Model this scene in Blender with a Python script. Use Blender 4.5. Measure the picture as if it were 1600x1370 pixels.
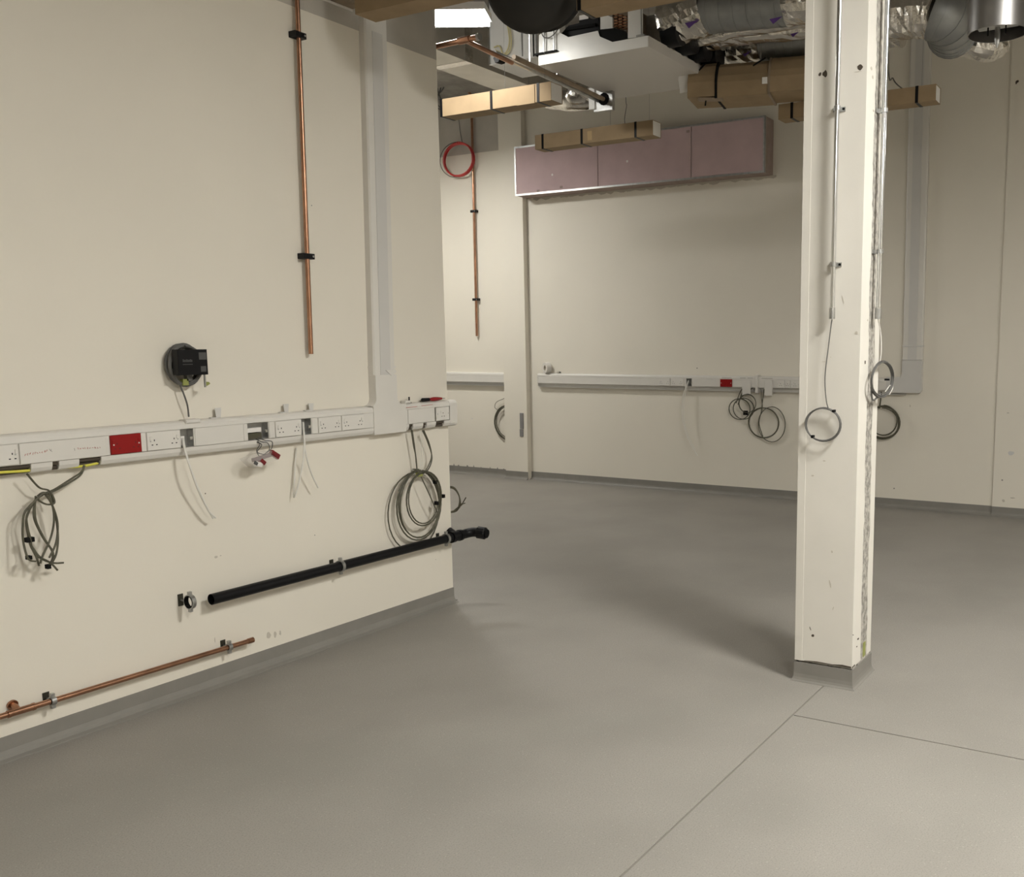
import bpy, math, random
from mathutils import Vector, Matrix
random.seed(7)
PI = math.pi
for o in list(bpy.data.objects): bpy.data.objects.remove(o)
S = bpy.context.scene
COL = S.collection
# ------------------------------------------------------------------ camera
F, PX, PY = 1499.125, 1017.839, 737.194          # focal length and principal point, 1600x1370 frame
YAW, PITCH, ROLL = math.radians(60.919), math.radians(-7.5967), math.radians(-0.1953)
H = 1.74
fw = Vector((math.sin(YAW)*math.cos(PITCH), math.cos(YAW)*math.cos(PITCH), math.sin(PITCH)))
rt = fw.cross(Vector((0, 0, 1))).normalized(); up = rt.cross(fw)
R_ = rt*math.cos(ROLL) + up*math.sin(ROLL); U_ = up*math.cos(ROLL) - rt*math.sin(ROLL)
cd = bpy.data.cameras.new('camera'); cam = bpy.data.objects.new('camera', cd); COL.objects.link(cam)
m = Matrix((R_, U_, -fw)).transposed().to_4x4(); m.translation = (0, 0, H); cam.matrix_world = m
cd.sensor_width = 36; cd.lens = F/1600*36
cd.shift_x = (800-PX)/1600; cd.shift_y = (PY-685)/1600
cd.clip_start = 0.05; S.camera = cam
# ------------------------------------------------------------------ world, exposure
w = bpy.data.worlds.new('world'); S.world = w; w.use_nodes = True
w.node_tree.nodes['Background'].inputs[0].default_value = (0.5, 0.5, 0.5, 1)
w.node_tree.nodes['Background'].inputs[1].default_value = 0.02
S.view_settings.view_transform = 'Standard'; S.view_settings.look = 'None'
S.view_settings.gamma = 1; S.view_settings.use_curve_mapping = False
S.view_settings.exposure = 0.26
# strengths of the ceiling panel lights (their own meshes emit), one an added fill, built further down
LAMP_NEAR, LAMP_FILL, LAMP_MID, LAMP_SEEN, LAMP_FAR = 106.0, 50.0, 17.0, 42.0, 78.0
# ------------------------------------------------------------------ pixel -> place helpers
YW, XF, XC, YC = 4.287, 10.07, 4.577, 1.39       # planes: left wall, far wall, the two seen column faces
def ray(u, v): return R_*((u-PX)/F) + U_*(-(v-PY)/F) + fw
C0 = Vector((0, 0, H))
def onx(u, v, X): d = ray(u, v); return C0 + d*(X/d.x)
def ony(u, v, Y): d = ray(u, v); return C0 + d*(Y/d.y)
def onz(u, v, Z): d = ray(u, v); return C0 + d*((Z-H)/d.z)
def at(u, v, dist): return C0 + ray(u, v)*dist
GAP = 0.0004
FR = {'L': ((0, YW-GAP, 0), 0), 'F': ((XF-GAP, 0, 0), -PI/2), 'CL': ((XC-GAP, 0, 0), -PI/2), 'CR': ((0, YC-GAP, 0), 0), 'W': ((0, 0, 0), 0)}
def P(fr, u, v, off=0.0):                        # pixel on a wall -> frame coords (x along, y into the wall, z)
    if fr in ('L', 'CR'):
        q = ony(u, v, FR[fr][0][1]-off); return Vector((q.x, -off, q.z))
    q = onx(u, v, FR[fr][0][0]-off); return Vector((-q.y, -off, q.z))
def A(fr, u, z, off=0.0):                        # position along the wall of pixel column u at height z
    v = 600.0
    for _ in range(12):
        q = P(fr, u, v, off); v += (q.z-z)*120
    return P(fr, u, v, off).x
# ------------------------------------------------------------------ materials
MATS = {}
def mat(name, col, rough=0.6, metal=0.0, noise=0.0, nscale=20, bump=0.0, bscale=60, emit=None, spec=0.5, alpha=1.0, mix=None, trans=0.0):
    if name in MATS: return MATS[name]
    mt = bpy.data.materials.new(name); mt.use_nodes = True
    nt = mt.node_tree; b = nt.nodes['Principled BSDF']
    b.inputs['Base Color'].default_value = (*col, 1); b.inputs['Roughness'].default_value = rough
    b.inputs['Metallic'].default_value = metal; b.inputs['Specular IOR Level'].default_value = spec
    if trans: b.inputs['Transmission Weight'].default_value = trans
    if alpha < 1: b.inputs['Alpha'].default_value = alpha
    tc = nt.nodes.new('ShaderNodeTexCoord')
    if noise or mix:
        n = nt.nodes.new('ShaderNodeTexNoise'); n.inputs['Scale'].default_value = nscale; n.inputs['Detail'].default_value = 5
        nt.links.new(tc.outputs['Object'], n.inputs['Vector'])
        mx = nt.nodes.new('ShaderNodeMix'); mx.data_type = 'RGBA'
        c2 = mix if mix else tuple(max(0, c*(1-noise)) for c in col)
        mx.inputs[6].default_value = (*col, 1); mx.inputs[7].default_value = (*c2, 1)
        rp = nt.nodes.new('ShaderNodeMapRange'); rp.inputs[1].default_value = 0.35; rp.inputs[2].default_value = 0.7
        nt.links.new(n.outputs['Fac'], rp.inputs[0]); nt.links.new(rp.outputs[0], mx.inputs[0])
        nt.links.new(mx.outputs[2], b.inputs['Base Color'])
    if bump:
        n2 = nt.nodes.new('ShaderNodeTexNoise'); n2.inputs['Scale'].default_value = bscale; n2.inputs['Detail'].default_value = 4
        nt.links.new(tc.outputs['Object'], n2.inputs['Vector'])
        bp = nt.nodes.new('ShaderNodeBump'); bp.inputs['Strength'].default_value = bump; bp.inputs['Distance'].default_value = 0.01
        nt.links.new(n2.outputs['Fac'], bp.inputs['Height']); nt.links.new(bp.outputs[0], b.inputs['Normal'])
    if emit:
        b.inputs['Emission Color'].default_value = (*emit[0], 1); b.inputs['Emission Strength'].default_value = emit[1]
    MATS[name] = mt
    return mt
PAINT = mat('cream wall paint', (0.77, 0.725, 0.635), 0.62, noise=0.05, nscale=0.9, bump=0.03, bscale=120, spec=0.35)
COLP = mat('column paint', (0.72, 0.69, 0.63), 0.55, noise=0.06, nscale=3, bump=0.02, bscale=90, spec=0.4)
BARE_SHADE = mat('bare board and wall shade', (0.50, 0.47, 0.42), 0.85, noise=0.15, nscale=3, spec=0.2)  # bare board in the far recess, painted shade on the left wall top
CONC = mat('raw concrete', (0.36, 0.34, 0.31), 0.9, noise=0.35, nscale=5, bump=0.2, bscale=30)
ROUGH = mat('rough grey filler', (0.50, 0.47, 0.42), 0.9, noise=0.62, nscale=38, bump=0.8, bscale=80)
PVC = mat('white pvc', (0.69, 0.665, 0.62), 0.35, noise=0.03, nscale=6)
PVCG = mat('grey white pvc lid', (0.60, 0.585, 0.56), 0.35, noise=0.03, nscale=6)
PLATE = mat('socket plate white', (0.70, 0.675, 0.63), 0.3)
REDP = mat('red plastic', (0.27, 0.008, 0.008), 0.4, spec=0.25)
COPPER = mat('copper', (0.50, 0.27, 0.17), 0.28, 1.0, noise=0.35, nscale=8)
BLACK = mat('black plastic', (0.006, 0.006, 0.007), 0.42, spec=0.22)
MATTE = mat('matt black', (0.007, 0.007, 0.007), 0.8, spec=0.15)
GRIME_SHADE = mat('brown black grime and channel shade', (0.07, 0.055, 0.04), 0.9)  # grime marks, and the shade colour inside the near trunking
SCUFF = mat('grey scuff', (0.52, 0.48, 0.41), 0.8)
STEEL = mat('galvanised steel', (0.48, 0.48, 0.47), 0.35, 0.9, noise=0.2, nscale=25)
BRIGHT = mat('bright zinc', (0.72, 0.73, 0.74), 0.18, 1.0)
SPUN = mat('spun aluminium', (0.33, 0.32, 0.31), 0.38, 1.0, noise=0.1, nscale=4)
FOIL = mat('crinkled foil', (0.74, 0.71, 0.66), 0.24, 1.0, noise=0.25, nscale=9, bump=0.6, bscale=25)
SPIRAL = mat('grey spiral duct', (0.30, 0.305, 0.30), 0.45, 0.6, noise=0.15, nscale=12)
CARD = mat('brown cardboard', (0.33, 0.24, 0.145), 0.8, noise=0.18, nscale=6, spec=0.2)
CARD_REFLECT = mat('pale cardboard and orange reflection', (0.46, 0.33, 0.18), 0.8, noise=0.15, nscale=6, spec=0.2)  # carton tape, and the orange reflection on the rectangular duct
PAPER = mat('white paper', (0.75, 0.73, 0.70), 0.7)
ENAMEL = mat('white enamelled metal', (0.76, 0.75, 0.72), 0.4, noise=0.04, nscale=7)
PANELG = mat('grey enamelled panel', (0.60, 0.57, 0.53), 0.5)
PINK = mat('pink fire board', (0.55, 0.415, 0.42), 0.8, noise=0.12, nscale=4, spec=0.2)
PINKD = mat('pink board cut edge', (0.36, 0.28, 0.25), 0.9, noise=0.2, nscale=10)
CAB = mat('grey cable', (0.115, 0.112, 0.105), 0.5, spec=0.3)
CABO = mat('olive grey cable', (0.115, 0.108, 0.075), 0.5, noise=0.35, nscale=30, spec=0.3)
CABW = mat('white cable', (0.72, 0.70, 0.65), 0.45)
CABR = mat('red cable', (0.50, 0.03, 0.03), 0.4)
EARTH = mat('green yellow earth wire', (0.72, 0.68, 0.10), 0.5)
LIME = mat('lime tape', (0.27, 0.29, 0.08), 0.6)
PURPLE = mat('purple tape', (0.10, 0.04, 0.22), 0.5)
INK = mat('red marker ink', (0.50, 0.10, 0.07), 0.8)
INKG = mat('pencil mark', (0.30, 0.28, 0.25), 0.8)
SCREEN = mat('dark glass', (0.09, 0.09, 0.09), 0.15)
BAG = mat('clear plastic bag', (0.80, 0.76, 0.72), 0.25, alpha=0.2)
DUCTB = mat('black duct lagging', (0.035, 0.033, 0.030), 0.85, noise=0.15, nscale=3, spec=0.15)
TIMBER = mat('brown timber', (0.30, 0.23, 0.16), 0.7, noise=0.3, nscale=8)
RING = mat('grey label plate', (0.22, 0.21, 0.21), 0.5)
def vinyl(name, col):
    mt = bpy.data.materials.new(name); mt.use_nodes = True; nt = mt.node_tree; b = nt.nodes['Principled BSDF']
    tc = nt.nodes.new('ShaderNodeTexCoord')
    n1 = nt.nodes.new('ShaderNodeTexNoise'); n1.inputs['Scale'].default_value = 1.3; n1.inputs['Detail'].default_value = 6
    n2 = nt.nodes.new('ShaderNodeTexNoise'); n2.inputs['Scale'].default_value = 170; n2.inputs['Detail'].default_value = 2
    n3 = nt.nodes.new('ShaderNodeTexVoronoi'); n3.inputs['Scale'].default_value = 42
    for n in (n1, n2, n3): nt.links.new(tc.outputs['Object'], n.inputs['Vector'])
    def mixn(fac, a, c, lo, hi, amt):
        r = nt.nodes.new('ShaderNodeMapRange'); r.inputs[1].default_value = lo; r.inputs[2].default_value = hi; r.inputs[4].default_value = amt
        nt.links.new(fac, r.inputs[0])
        x = nt.nodes.new('ShaderNodeMix'); x.data_type = 'RGBA'; nt.links.new(r.outputs[0], x.inputs[0])
        if isinstance(a, tuple): x.inputs[6].default_value = (*a, 1)
        else: nt.links.new(a, x.inputs[6])
        x.inputs[7].default_value = (*c, 1); return x.outputs[2]
    a = mixn(n1.outputs['Fac'], col, tuple(c*0.88 for c in col), 0.4, 0.65, 1.0)
    a = mixn(n2.outputs['Fac'], a, tuple(c*0.62 for c in col), 0.5, 0.68, 0.55)
    a = mixn(n3.outputs['Distance'], a, tuple(min(1, c*1.5) for c in col), 0.16, 0.05, 0.45)
    nt.links.new(a, b.inputs['Base Color']); b.inputs['Roughness'].default_value = 0.5; b.inputs['Specular IOR Level'].default_value = 0.35
    MATS[name] = mt; return mt
VINYL = vinyl('speckled grey vinyl', (0.305, 0.286, 0.257))
VINYLS = mat('grey vinyl skirting', (0.235, 0.222, 0.20), 0.5, noise=0.1, nscale=8)
WELD = mat('dark vinyl weld', (0.20, 0.185, 0.165), 0.6)
# ------------------------------------------------------------------ mesh collector
class MB:
    def __init__(s): s.v = []; s.f = []; s.m = []
    def add(s, vs, fs, mi=0):
        b = len(s.v); s.v += [Vector(q) for q in vs]; s.f += [tuple(b+i for i in f) for f in fs]; s.m += [mi]*len(fs); return s
    def box(s, a, b, mi=0):
        x0, y0, z0 = (min(a[i], b[i]) for i in range(3)); x1, y1, z1 = (max(a[i], b[i]) for i in range(3))
        return s.add([(x0,y0,z0),(x1,y0,z0),(x1,y1,z0),(x0,y1,z0),(x0,y0,z1),(x1,y0,z1),(x1,y1,z1),(x0,y1,z1)],
                     [(0,3,2,1),(4,5,6,7),(0,1,5,4),(1,2,6,5),(2,3,7,6),(3,0,4,7)], mi)
    def bbox(s, a, b, c=0.003, mi=0):            # box with chamfered edges on the face that looks out (-y)
        x0, y0, z0 = (min(a[i], b[i]) for i in range(3)); x1, y1, z1 = (max(a[i], b[i]) for i in range(3))
        vs = [(x0,y1,z0),(x1,y1,z0),(x1,y1,z1),(x0,y1,z1),(x0,y0+c,z0),(x1,y0+c,z0),(x1,y0+c,z1),(x0,y0+c,z1),
              (x0+c,y0,z0+c),(x1-c,y0,z0+c),(x1-c,y0,z1-c),(x0+c,y0,z1-c)]
        return s.add(vs, [(0,1,2,3),(0,4,5,1),(1,5,6,2),(2,6,7,3),(3,7,4,0),(4,8,9,5),(5,9,10,6),(6,10,11,7),(7,11,8,4),(8,11,10,9)], mi)
    def prism(s, poly, vec, mi=0):               # polygon (3d points) extruded by vec
        n = len(poly); vec = Vector(vec); vs = [Vector(q) for q in poly] + [Vector(q)+vec for q in poly]
        return s.add(vs, [tuple(range(n))[::-1], tuple(range(n, 2*n))] + [(i, (i+1) % n, n+(i+1) % n, n+i) for i in range(n)], mi)
    def tube(s, pts, r, n=8, cap=True, mi=0, rf=None, closed=False):
        pts = [Vector(q) for q in pts]; k = len(pts); b = len(s.v)
        t0 = (pts[1]-pts[0]).normalized(); ref = Vector((0, 0, 1)) if abs(t0.z) < 0.9 else Vector((1, 0, 0))
        nrm = t0.cross(ref).normalized()
        for i, p in enumerate(pts):
            t = (pts[min(i+1, k-1)]-pts[max(i-1, 0)])
            t = t.normalized() if t.length > 1e-9 else t0
            nrm = (nrm - t*nrm.dot(t)); nrm = nrm.normalized() if nrm.length > 1e-6 else t.orthogonal().normalized()
            bi = t.cross(nrm); rr = r[i] if isinstance(r, (list, tuple)) else r
            for j in range(n):
                a = 2*PI*j/n; q = rr*(rf(i, j) if rf else 1)
                s.v.append(p + nrm*math.cos(a)*q + bi*math.sin(a)*q)
        for i in range(k-1):
            for j in range(n):
                s.f.append((b+i*n+j, b+i*n+(j+1) % n, b+(i+1)*n+(j+1) % n, b+(i+1)*n+j)); s.m.append(mi)
        if cap:
            s.f.append(tuple(b+j for j in range(n))[::-1]); s.f.append(tuple(b+(k-1)*n+j for j in range(n))); s.m += [mi, mi]
        return s
    def pipe(s, a, b, ro, ri, n=24, mi=0):       # hollow straight pipe
        a, b = Vector(a), Vector(b); t = (b-a).normalized(); u = t.orthogonal().normalized(); w_ = t.cross(u); base = len(s.v)
        for c, r in ((a, ro), (b, ro), (b, ri), (a, ri)):
            for j in range(n): s.v.append(c + u*math.cos(2*PI*j/n)*r + w_*math.sin(2*PI*j/n)*r)
        for q in range(4):
            for j in range(n):
                s.f.append((base+q*n+j, base+q*n+(j+1) % n, base+((q+1) % 4)*n+(j+1) % n, base+((q+1) % 4)*n+j)); s.m.append(mi)
        return s
def smooth_path(pts, k=6):
    pts = [Vector(q) for q in pts]
    if len(pts) < 3: return pts
    out = []
    for i in range(len(pts)-1):
        p0, p1, p2, p3 = pts[max(i-1, 0)], pts[i], pts[i+1], pts[min(i+2, len(pts)-1)]
        for j in range(k):
            t = j/k
            out.append(0.5*((2*p1) + (p2-p0)*t + (2*p0-5*p1+4*p2-p3)*t*t + (3*p1-p0-3*p2+p3)*t**3))
    return out + [pts[-1]]
ORG = {}
def mesh(name, mb, mats, org=(0, 0, 0), sm=False):
    me = bpy.data.meshes.new(name); o = Vector(org)
    me.from_pydata([tuple(q-o) for q in mb.v], [], mb.f)
    for q in (mats if isinstance(mats, (list, tuple)) else [mats]): me.materials.append(q)
    for p, mi in zip(me.polygons, mb.m): p.material_index = mi; p.use_smooth = sm
    me.update()
    if sm:
        try: me.set_sharp_from_angle(angle=math.radians(40))
        except Exception: pass
    return me
def setp(o, label=None, cat=None, group=None, kind=None):
    for k, q in (('label', label), ('category', cat), ('group', group), ('kind', kind)):
        if q: o[k] = q
def place(o, fr, org):
    loc, rz = FR[fr]; o.location = Vector(loc) + Matrix.Rotation(rz, 3, 'Z') @ Vector(org); o.rotation_euler = (0, 0, rz)
def thing(name, label, cat, fr, org, group=None):
    o = bpy.data.objects.new(name, None); COL.objects.link(o); o.empty_display_size = 0.05
    place(o, fr, org); ORG[o.name] = Vector(org); setp(o, label, cat, group); return o
def part(name, mb, m_, parent, sm=False, label=None, kind=None):
    org = ORG[parent.name]
    o = bpy.data.objects.new(name, mesh(name, mb, m_, org, sm)); COL.objects.link(o); o.parent = parent
    ORG[o.name] = org; setp(o, label, None, None, kind); return o
def solo(name, mb, m_, label, cat, fr, org, group=None, sm=False):
    o = bpy.data.objects.new(name, mesh(name, mb, m_, org, sm)); COL.objects.link(o); place(o, fr, org); ORG[o.name] = Vector(org)
    setp(o, label, cat, group); return o
def struct(name, mb, m_, label, sm=False):
    o = bpy.data.objects.new(name, mesh(name, mb, m_, (0, 0, 0), sm)); COL.objects.link(o); ORG[o.name] = Vector((0, 0, 0))
    setp(o, label, None, None, 'structure'); return o
# ================================================================== THE ROOM
CEIL = 4.9
b = MB().box((-3.2, -4.2, -0.2), (10.4, 9.8, -0.004)); floor = struct('floor', b, WELD, 'grey speckled vinyl floor with welded seams')
SY, SX = 1.53, 4.118; g = 0.0045
part('vinyl_sheet', MB().prism([(x, y, -0.006) for x, y in ((-3.2, 9.6), (-3.2, SY+g), (4.62, SY+g), (4.62, SY-g), (SX+g, SY-g), (SX+g, -4.0), (10.07, -4.0), (10.07, 9.6))], (0, 0, .006)), VINYL, floor)
part('vinyl_sheet', MB().box((-3.2, -4.0, -0.006), (SX-g, SY-g, 0.0)), VINYL, floor)
b = MB()
b.box((-3.2, YW, 0), (4.92, YW+0.15, 3.53)); b.box((-3.2, YW, 3.53), (4.92, YW+0.15, CEIL), 1)  # upper box is a darker colour: the shadow along the wall top, painted
wl = struct('wall_left', b, [PAINT, BARE_SHADE], 'cream painted partition wall with painted shade band above')
b = MB(); b.box((XF, -4.0, 0), (XF+0.2, 7.75, CEIL)); b.box((XF, 7.75, 0), (XF+0.2, 9.8, 4.18)); b.box((XF, 7.75, 4.18), (XF+0.2, 9.8, CEIL), 1)
b.box((XF-0.028, -4.0, 0.0), (XF, 1.645, CEIL))
wf = struct('wall_far', b, [PAINT, BARE_SHADE], 'long cream far wall behind the column')
b = MB().box((9.99, 7.385, 0.0), (XF, 7.742, CEIL)); pil = struct('wall_pier', b, PAINT, 'shallow cream pier on the far wall')
struct('wall_right', MB().box((-3.2, -4.2, 0), (XF+0.2, -4.0, CEIL)), PAINT, 'cream wall on the right out of view')
struct('wall_back', MB().box((-3.2, -4.0, 0), (-3.0, 9.8, CEIL)), PAINT, 'cream wall behind the viewer')
struct('wall_end', MB().box((-3.0, 9.6, 0), (XF, 9.8, CEIL)), PAINT, 'cream wall closing the space behind the partition')
struct('ceiling', MB().box((-3.2, -4.2, CEIL), (10.4, 9.8, CEIL+0.2)), CONC, 'bare concrete ceiling slab')
# coved skirtings
PROF = [(0, 0.1), (0.004, 0.1), (0.005, 0.04), (0.010, 0.022), (0.022, 0.010), (0.042, 0.003), (0.046, 0.0), (0, 0)]
def skirt(name, p0, along, out, L, label):
    p0, along, out = Vector(p0), Vector(along), Vector(out)
    return struct(name, MB().prism([p0+out*d+Vector((0, 0, z)) for d, z in PROF], along*L), VINYLS, label)
skirt('baseboard_left', (-3.0, YW, 0.0005), (1, 0, 0), (0, -1, 0), 7.924, 'grey coved vinyl skirting under the left partition')
skirt('baseboard_left_end', (4.92, YW, 0.0005), (0, 1, 0), (1, 0, 0), 0.15, 'grey vinyl skirting round the partition end')
skirt('baseboard_far', (XF, 7.385, 0.0005), (0, -1, 0), (-1, 0, 0), 5.74, 'grey coved vinyl skirting along the far wall')
skirt('baseboard_far_right', (XF-0.028, 1.645, 0.0005), (0, -1, 0), (-1, 0, 0), 5.6, 'grey vinyl skirting on the far wall beyond the board joint')
sp = skirt('baseboard_pier', (9.99, 7.742, 0.0005), (0, -1, 0), (-1, 0, 0), 0.36, 'grey vinyl skirting under the pier')
sr = skirt('baseboard_recess', (XF, 9.6, 0.0005), (0, -1, 0), (-1, 0, 0), 1.858, 'grey vinyl skirting with torn top edge left of the pier')
b = MB()
for k in range(9):
    y = 7.85+k*0.125+random.uniform(-.04, .04); hh = random.uniform(0.01, 0.035); ww = random.uniform(.008, .02)
    b.prism([(XF-.003, y-ww, .098), (XF-.003, y+ww, .098), (XF-.003, y+ww*.3, .098+hh)], (0.003, 0, 0))
part('torn_edge', b, VINYLS, sr)
def wmark(fr, parent, name, u, v, w_, h_, m_, off=0.0006, tilt=0.0):
    p = P(fr, u, v, off); loc, rz = FR[fr]; M = Matrix.Rotation(rz, 3, 'Z'); ps = []
    n = 9
    for k in range(n):
        a = 2*PI*k/n; q = random.uniform(.7, 1.1); x, z = math.cos(a)*w_/2*q, math.sin(a)*h_/2*q
        ps.append(Vector(loc) + M @ (p + Vector((x*math.cos(tilt)-z*math.sin(tilt), 0, x*math.sin(tilt)+z*math.cos(tilt)))))
    part(name, MB().prism(ps, M @ Vector((0, off+.0004, 0))), m_, parent)
for u, v, ww, hh, mm in ((420, 993, .03, .045, SCUFF), (430, 991, .02, .04, SCUFF), (438, 989, .012, .03, SCUFF), (338, 870, .02, .015, SCUFF), (321, 771, .006, .008, GRIME_SHADE),
                        (487, 321, .007, .008, INKG), (336, 1000, .004, .03, SCUFF), (492, 836, .006, .006, INKG), (681, 874, .006, .006, INKG), (345, 868, .01, .006, SCUFF)):
    wmark('L', wl, 'scuff_mark', u, v, ww, hh, mm)
for u, v, ww, hh, mm in ((1588, 129, .02, .04, GRIME_SHADE), (1590, 127, .03, .03, GRIME_SHADE), (1089, 575, .014, .014, GRIME_SHADE), (1397, 763, .02, .02, INKG), (1249, 720, .02, .09, GRIME_SHADE),
                        (1566, 750, .02, .02, INKG), (1582, 778, .05, .015, SCUFF), (1568, 782, .03, .03, SCUFF), (1575, 645, .03, .012, SCUFF), (1580, 708, .06, .05, PVCG), (794, 572, .012, .012, GRIME_SHADE), (738, 654, .03, .02, PVC), (1422, 634, .01, .03, SCUFF)):
    wmark('F', wf, 'scuff_mark', u, v, ww, hh, mm, 0.0295 if u > 1552 else 0.0006)
# ================================================================== COLUMN
X0, X1, Y0, Y1 = XC, 4.905, YC, 1.693
col = thing('column', 'square white boxed column with scuffed faces and a ragged grey strip down one side', 'column', 'W', (4.74, 1.54, 0))
b = MB(); b.box((X0, Y0, 0.11), (X0+.013, Y1, CEIL)); b.box((X0+.013, Y1-.013, 0.11), (X1, Y1, CEIL)); b.box((X1-.013, Y0, 0.11), (X1, Y1-.013, CEIL)); part('casing', b, COLP, col)
def ragged(xa, xb, side):
    zs = [0.11+k*(CEIL-0.11)/150 for k in range(151)]; ps = []
    for z in zs:
        e = (xb if side > 0 else xa) + random.uniform(-.007, .007) + 0.006*math.sin(z*9)
        ps.append((e, z))
    other = xa if side > 0 else xb
    bb = MB(); n = len(zs)
    for k in range(n-1):
        (e0, z0), (e1, z1) = ps[k], ps[k+1]
        bb.prism([(other, Y0, z0), (e0, Y0, z0), (e1, Y0, z1), (other, Y0, z1)], (0, .013, 0))
    return bb
part('side_board', ragged(X0+.013, 4.718, 1), COLP, col); part('side_board', ragged(4.826, X1-.013, -1), COLP, col)
b = MB().box((X0+.014, Y0+.0018, 0.0), (X1-.014, Y1-.014, CEIL)); part('rough_core', b, ROUGH, col)
b = MB(); b.box((X0-.002, Y1-.038, .11), (X0, Y1+.002, CEIL)); part('corner_bead', b, COLP, col)
b = MB(); rings = [(d, z) for d, z in PROF[:-1]]
vs = []
for d, z in [(-.002, .1)]+[(min(d_, .006)+max(0, d_-.006)*.35, z_) for d_, z_ in rings[1:]]: vs += [(X0-d, Y0-d, z), (X1+d, Y0-d, z), (X1+d, Y1+d, z), (X0-d, Y1+d, z)]
fs = [(4*i+j, 4*i+(j+1) % 4, 4*i+4+(j+1) % 4, 4*i+4+j) for i in range(len(rings)-1) for j in range(4)]
part('skirting', b.add(vs, fs), VINYLS, col)
b = MB().box((4.765, Y0-.001, .115), (4.805, Y0+.004, .19)); part('yellow_foam', b, LIME, col)
def cmark(fr, name, u, v, ww, hh, mm, tilt=0): wmark(fr, col, name, u, v, ww, hh, mm, 0.0008, tilt)
for u, v, ww, hh in ((1281, 116, .018, .02), (1289, 115, .026, .034), (1344, 105, .026, .032)): cmark('CL', 'screw_hole', u, v, ww, hh, GRIME_SHADE)
for u, v, ww, hh, t in ((1266, 982, .006, .03, .4), (1270, 993, .02, .018, 0), (1249, 989, .008, .010, 0), (1300, 862, .012, .02, 0), (1302, 950, .006, .03, -.4), (1297, 912, .012, .07, .2), (1287, 565, .03, .004, 0), (1298, 558, .006, .008, 0),
                     (1317, 468, .006, .05, .3), (1270, 743, .02, .012, .2), (1288, 720, .02, .008, 0), (1333, 992, .006, .008, 0), (1340, 112, .05, .004, 0), (1338, 520, .02, .02, 0)):
    cmark('CL', 'scuff_mark', u, v, ww*.8, hh*.8, GRIME_SHADE if v > 980 else SCUFF, t)
b = MB(); z = .112
pts = [(Y1-.05, .001), (Y1-.12, .006), (Y1-.2, .004), (Y0+.05, .010), (Y0+.004, .007)]
b.prism([(X0-.0012, y, z) for y, t in pts] + [(X0-.0012, y, z+t) for y, t in pts[::-1]], (.001, 0, 0)); b.box((X0, Y0-.001, .112), (X0+.05, Y0, .118))
part('dark_gap', b, GRIME_SHADE, col)
for u, v, ww, hh in ((1341, 998, .03, .012), (1339, 1010, .02, .008), (1352, 566, .02, .02), (1362, 107, .03, .02), (1364, 120, .02, .02), (1365, 173, .02, .012), (1356, 500, .015, .012), (1339, 1040, .02, .02)):
    cmark('CR', 'scuff_mark', u, v, ww, hh, GRIME_SHADE if v > 990 or v == 566 else SCUFF)
def conduit(fr, u_top, v_top, u_bot, v_bot, clips, off, r, label):
    a, c = P(fr, u_bot, v_bot, off), P(fr, u_top, v_top, off); d = (c-a)/(c.z-a.z); top = a + d*(CEIL-a.z)
    t = thing('metal_conduit', label, 'conduit', fr, a, 'steel conduits on the column')
    part('tube', MB().tube([a+d*.02, top], r, 14), BRIGHT, t, True)
    part('end_coupling', MB().pipe(a-d*.004, a+d*.05, r*1.25, r*.7, 16), STEEL, t, True)
    for v in clips:
        z = P(fr, u_bot, v, off).z; c_ = a + d*(z-a.z)
        bb = MB().tube([c_-Vector((0, 0, .010)), c_+Vector((0, 0, .010))], r*1.35, 14)
        bb.box((c_.x-.030, -.006, z-.010), (c_.x+.030, -.0005, z+.010)); bb.box((c_.x-.007, -off, z-.010), (c_.x+.007, -.001, z+.010))
        s_ = part('saddle_clip', bb, STEEL, t)
        part('screw', MB().tube([(c_.x+.022, -.005, z), (c_.x+.022, -.010, z)], .006, 8), MATTE, s_)
    return a
ca = conduit('CL', 1312, 0, 1300, 497, (170, 413), .036, .0115, 'bright steel conduit on the broad shaded face of the column')
cb = conduit('CR', 1387, 0, 1372, 497, (165, 392), .034, .0125, 'bright steel conduit on the narrow lit face of the column')
# ------------------------------------------------------------------ cable coils
def loops(fr, u0, v0, u1, v1, n, off, jit=.05, start=PI/2, spread=.02, dirn=1, seed=1, steps=30):
    rnd = random.Random(seed); a, c = P(fr, u0, v0, off), P(fr, u1, v1, off)
    cx, cz, rx, rz = (a.x+c.x)/2, (a.z+c.z)/2, abs(c.x-a.x)/2, abs(a.z-c.z)/2
    ks = [(1-rnd.uniform(0, jit*2), 1-rnd.uniform(0, jit*2), rnd.uniform(-jit, jit)*rx, rnd.uniform(-jit, jit)*rz, off+rnd.uniform(-spread, spread)*.5) for _ in range(n+2)]
    out = []
    for i in range(n*steps+1):
        t = i/steps; k = int(t); f = t-k; f = f*f*(3-2*f)
        q = [ks[k][j]*(1-f)+ks[k+1][j]*f for j in range(5)]
        an = start+dirn*2*PI*t
        out.append(Vector((cx+q[2]+rx*q[0]*math.cos(an), -max(.006, q[4]), cz+q[3]+rz*q[1]*math.sin(an))))
    return out
def tie(fr, u, v, off, m_, parent, w_=.012, h_=.02):
    p = P(fr, u, v, off); part('cable_tie', MB().box(p-Vector((w_/2, .012, h_/2)), p+Vector((w_/2, .012, h_/2))), m_, parent)
def cable(fr, pts, r, n=6, k=6): return MB().tube(smooth_path(pts, k), r, n)
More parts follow.
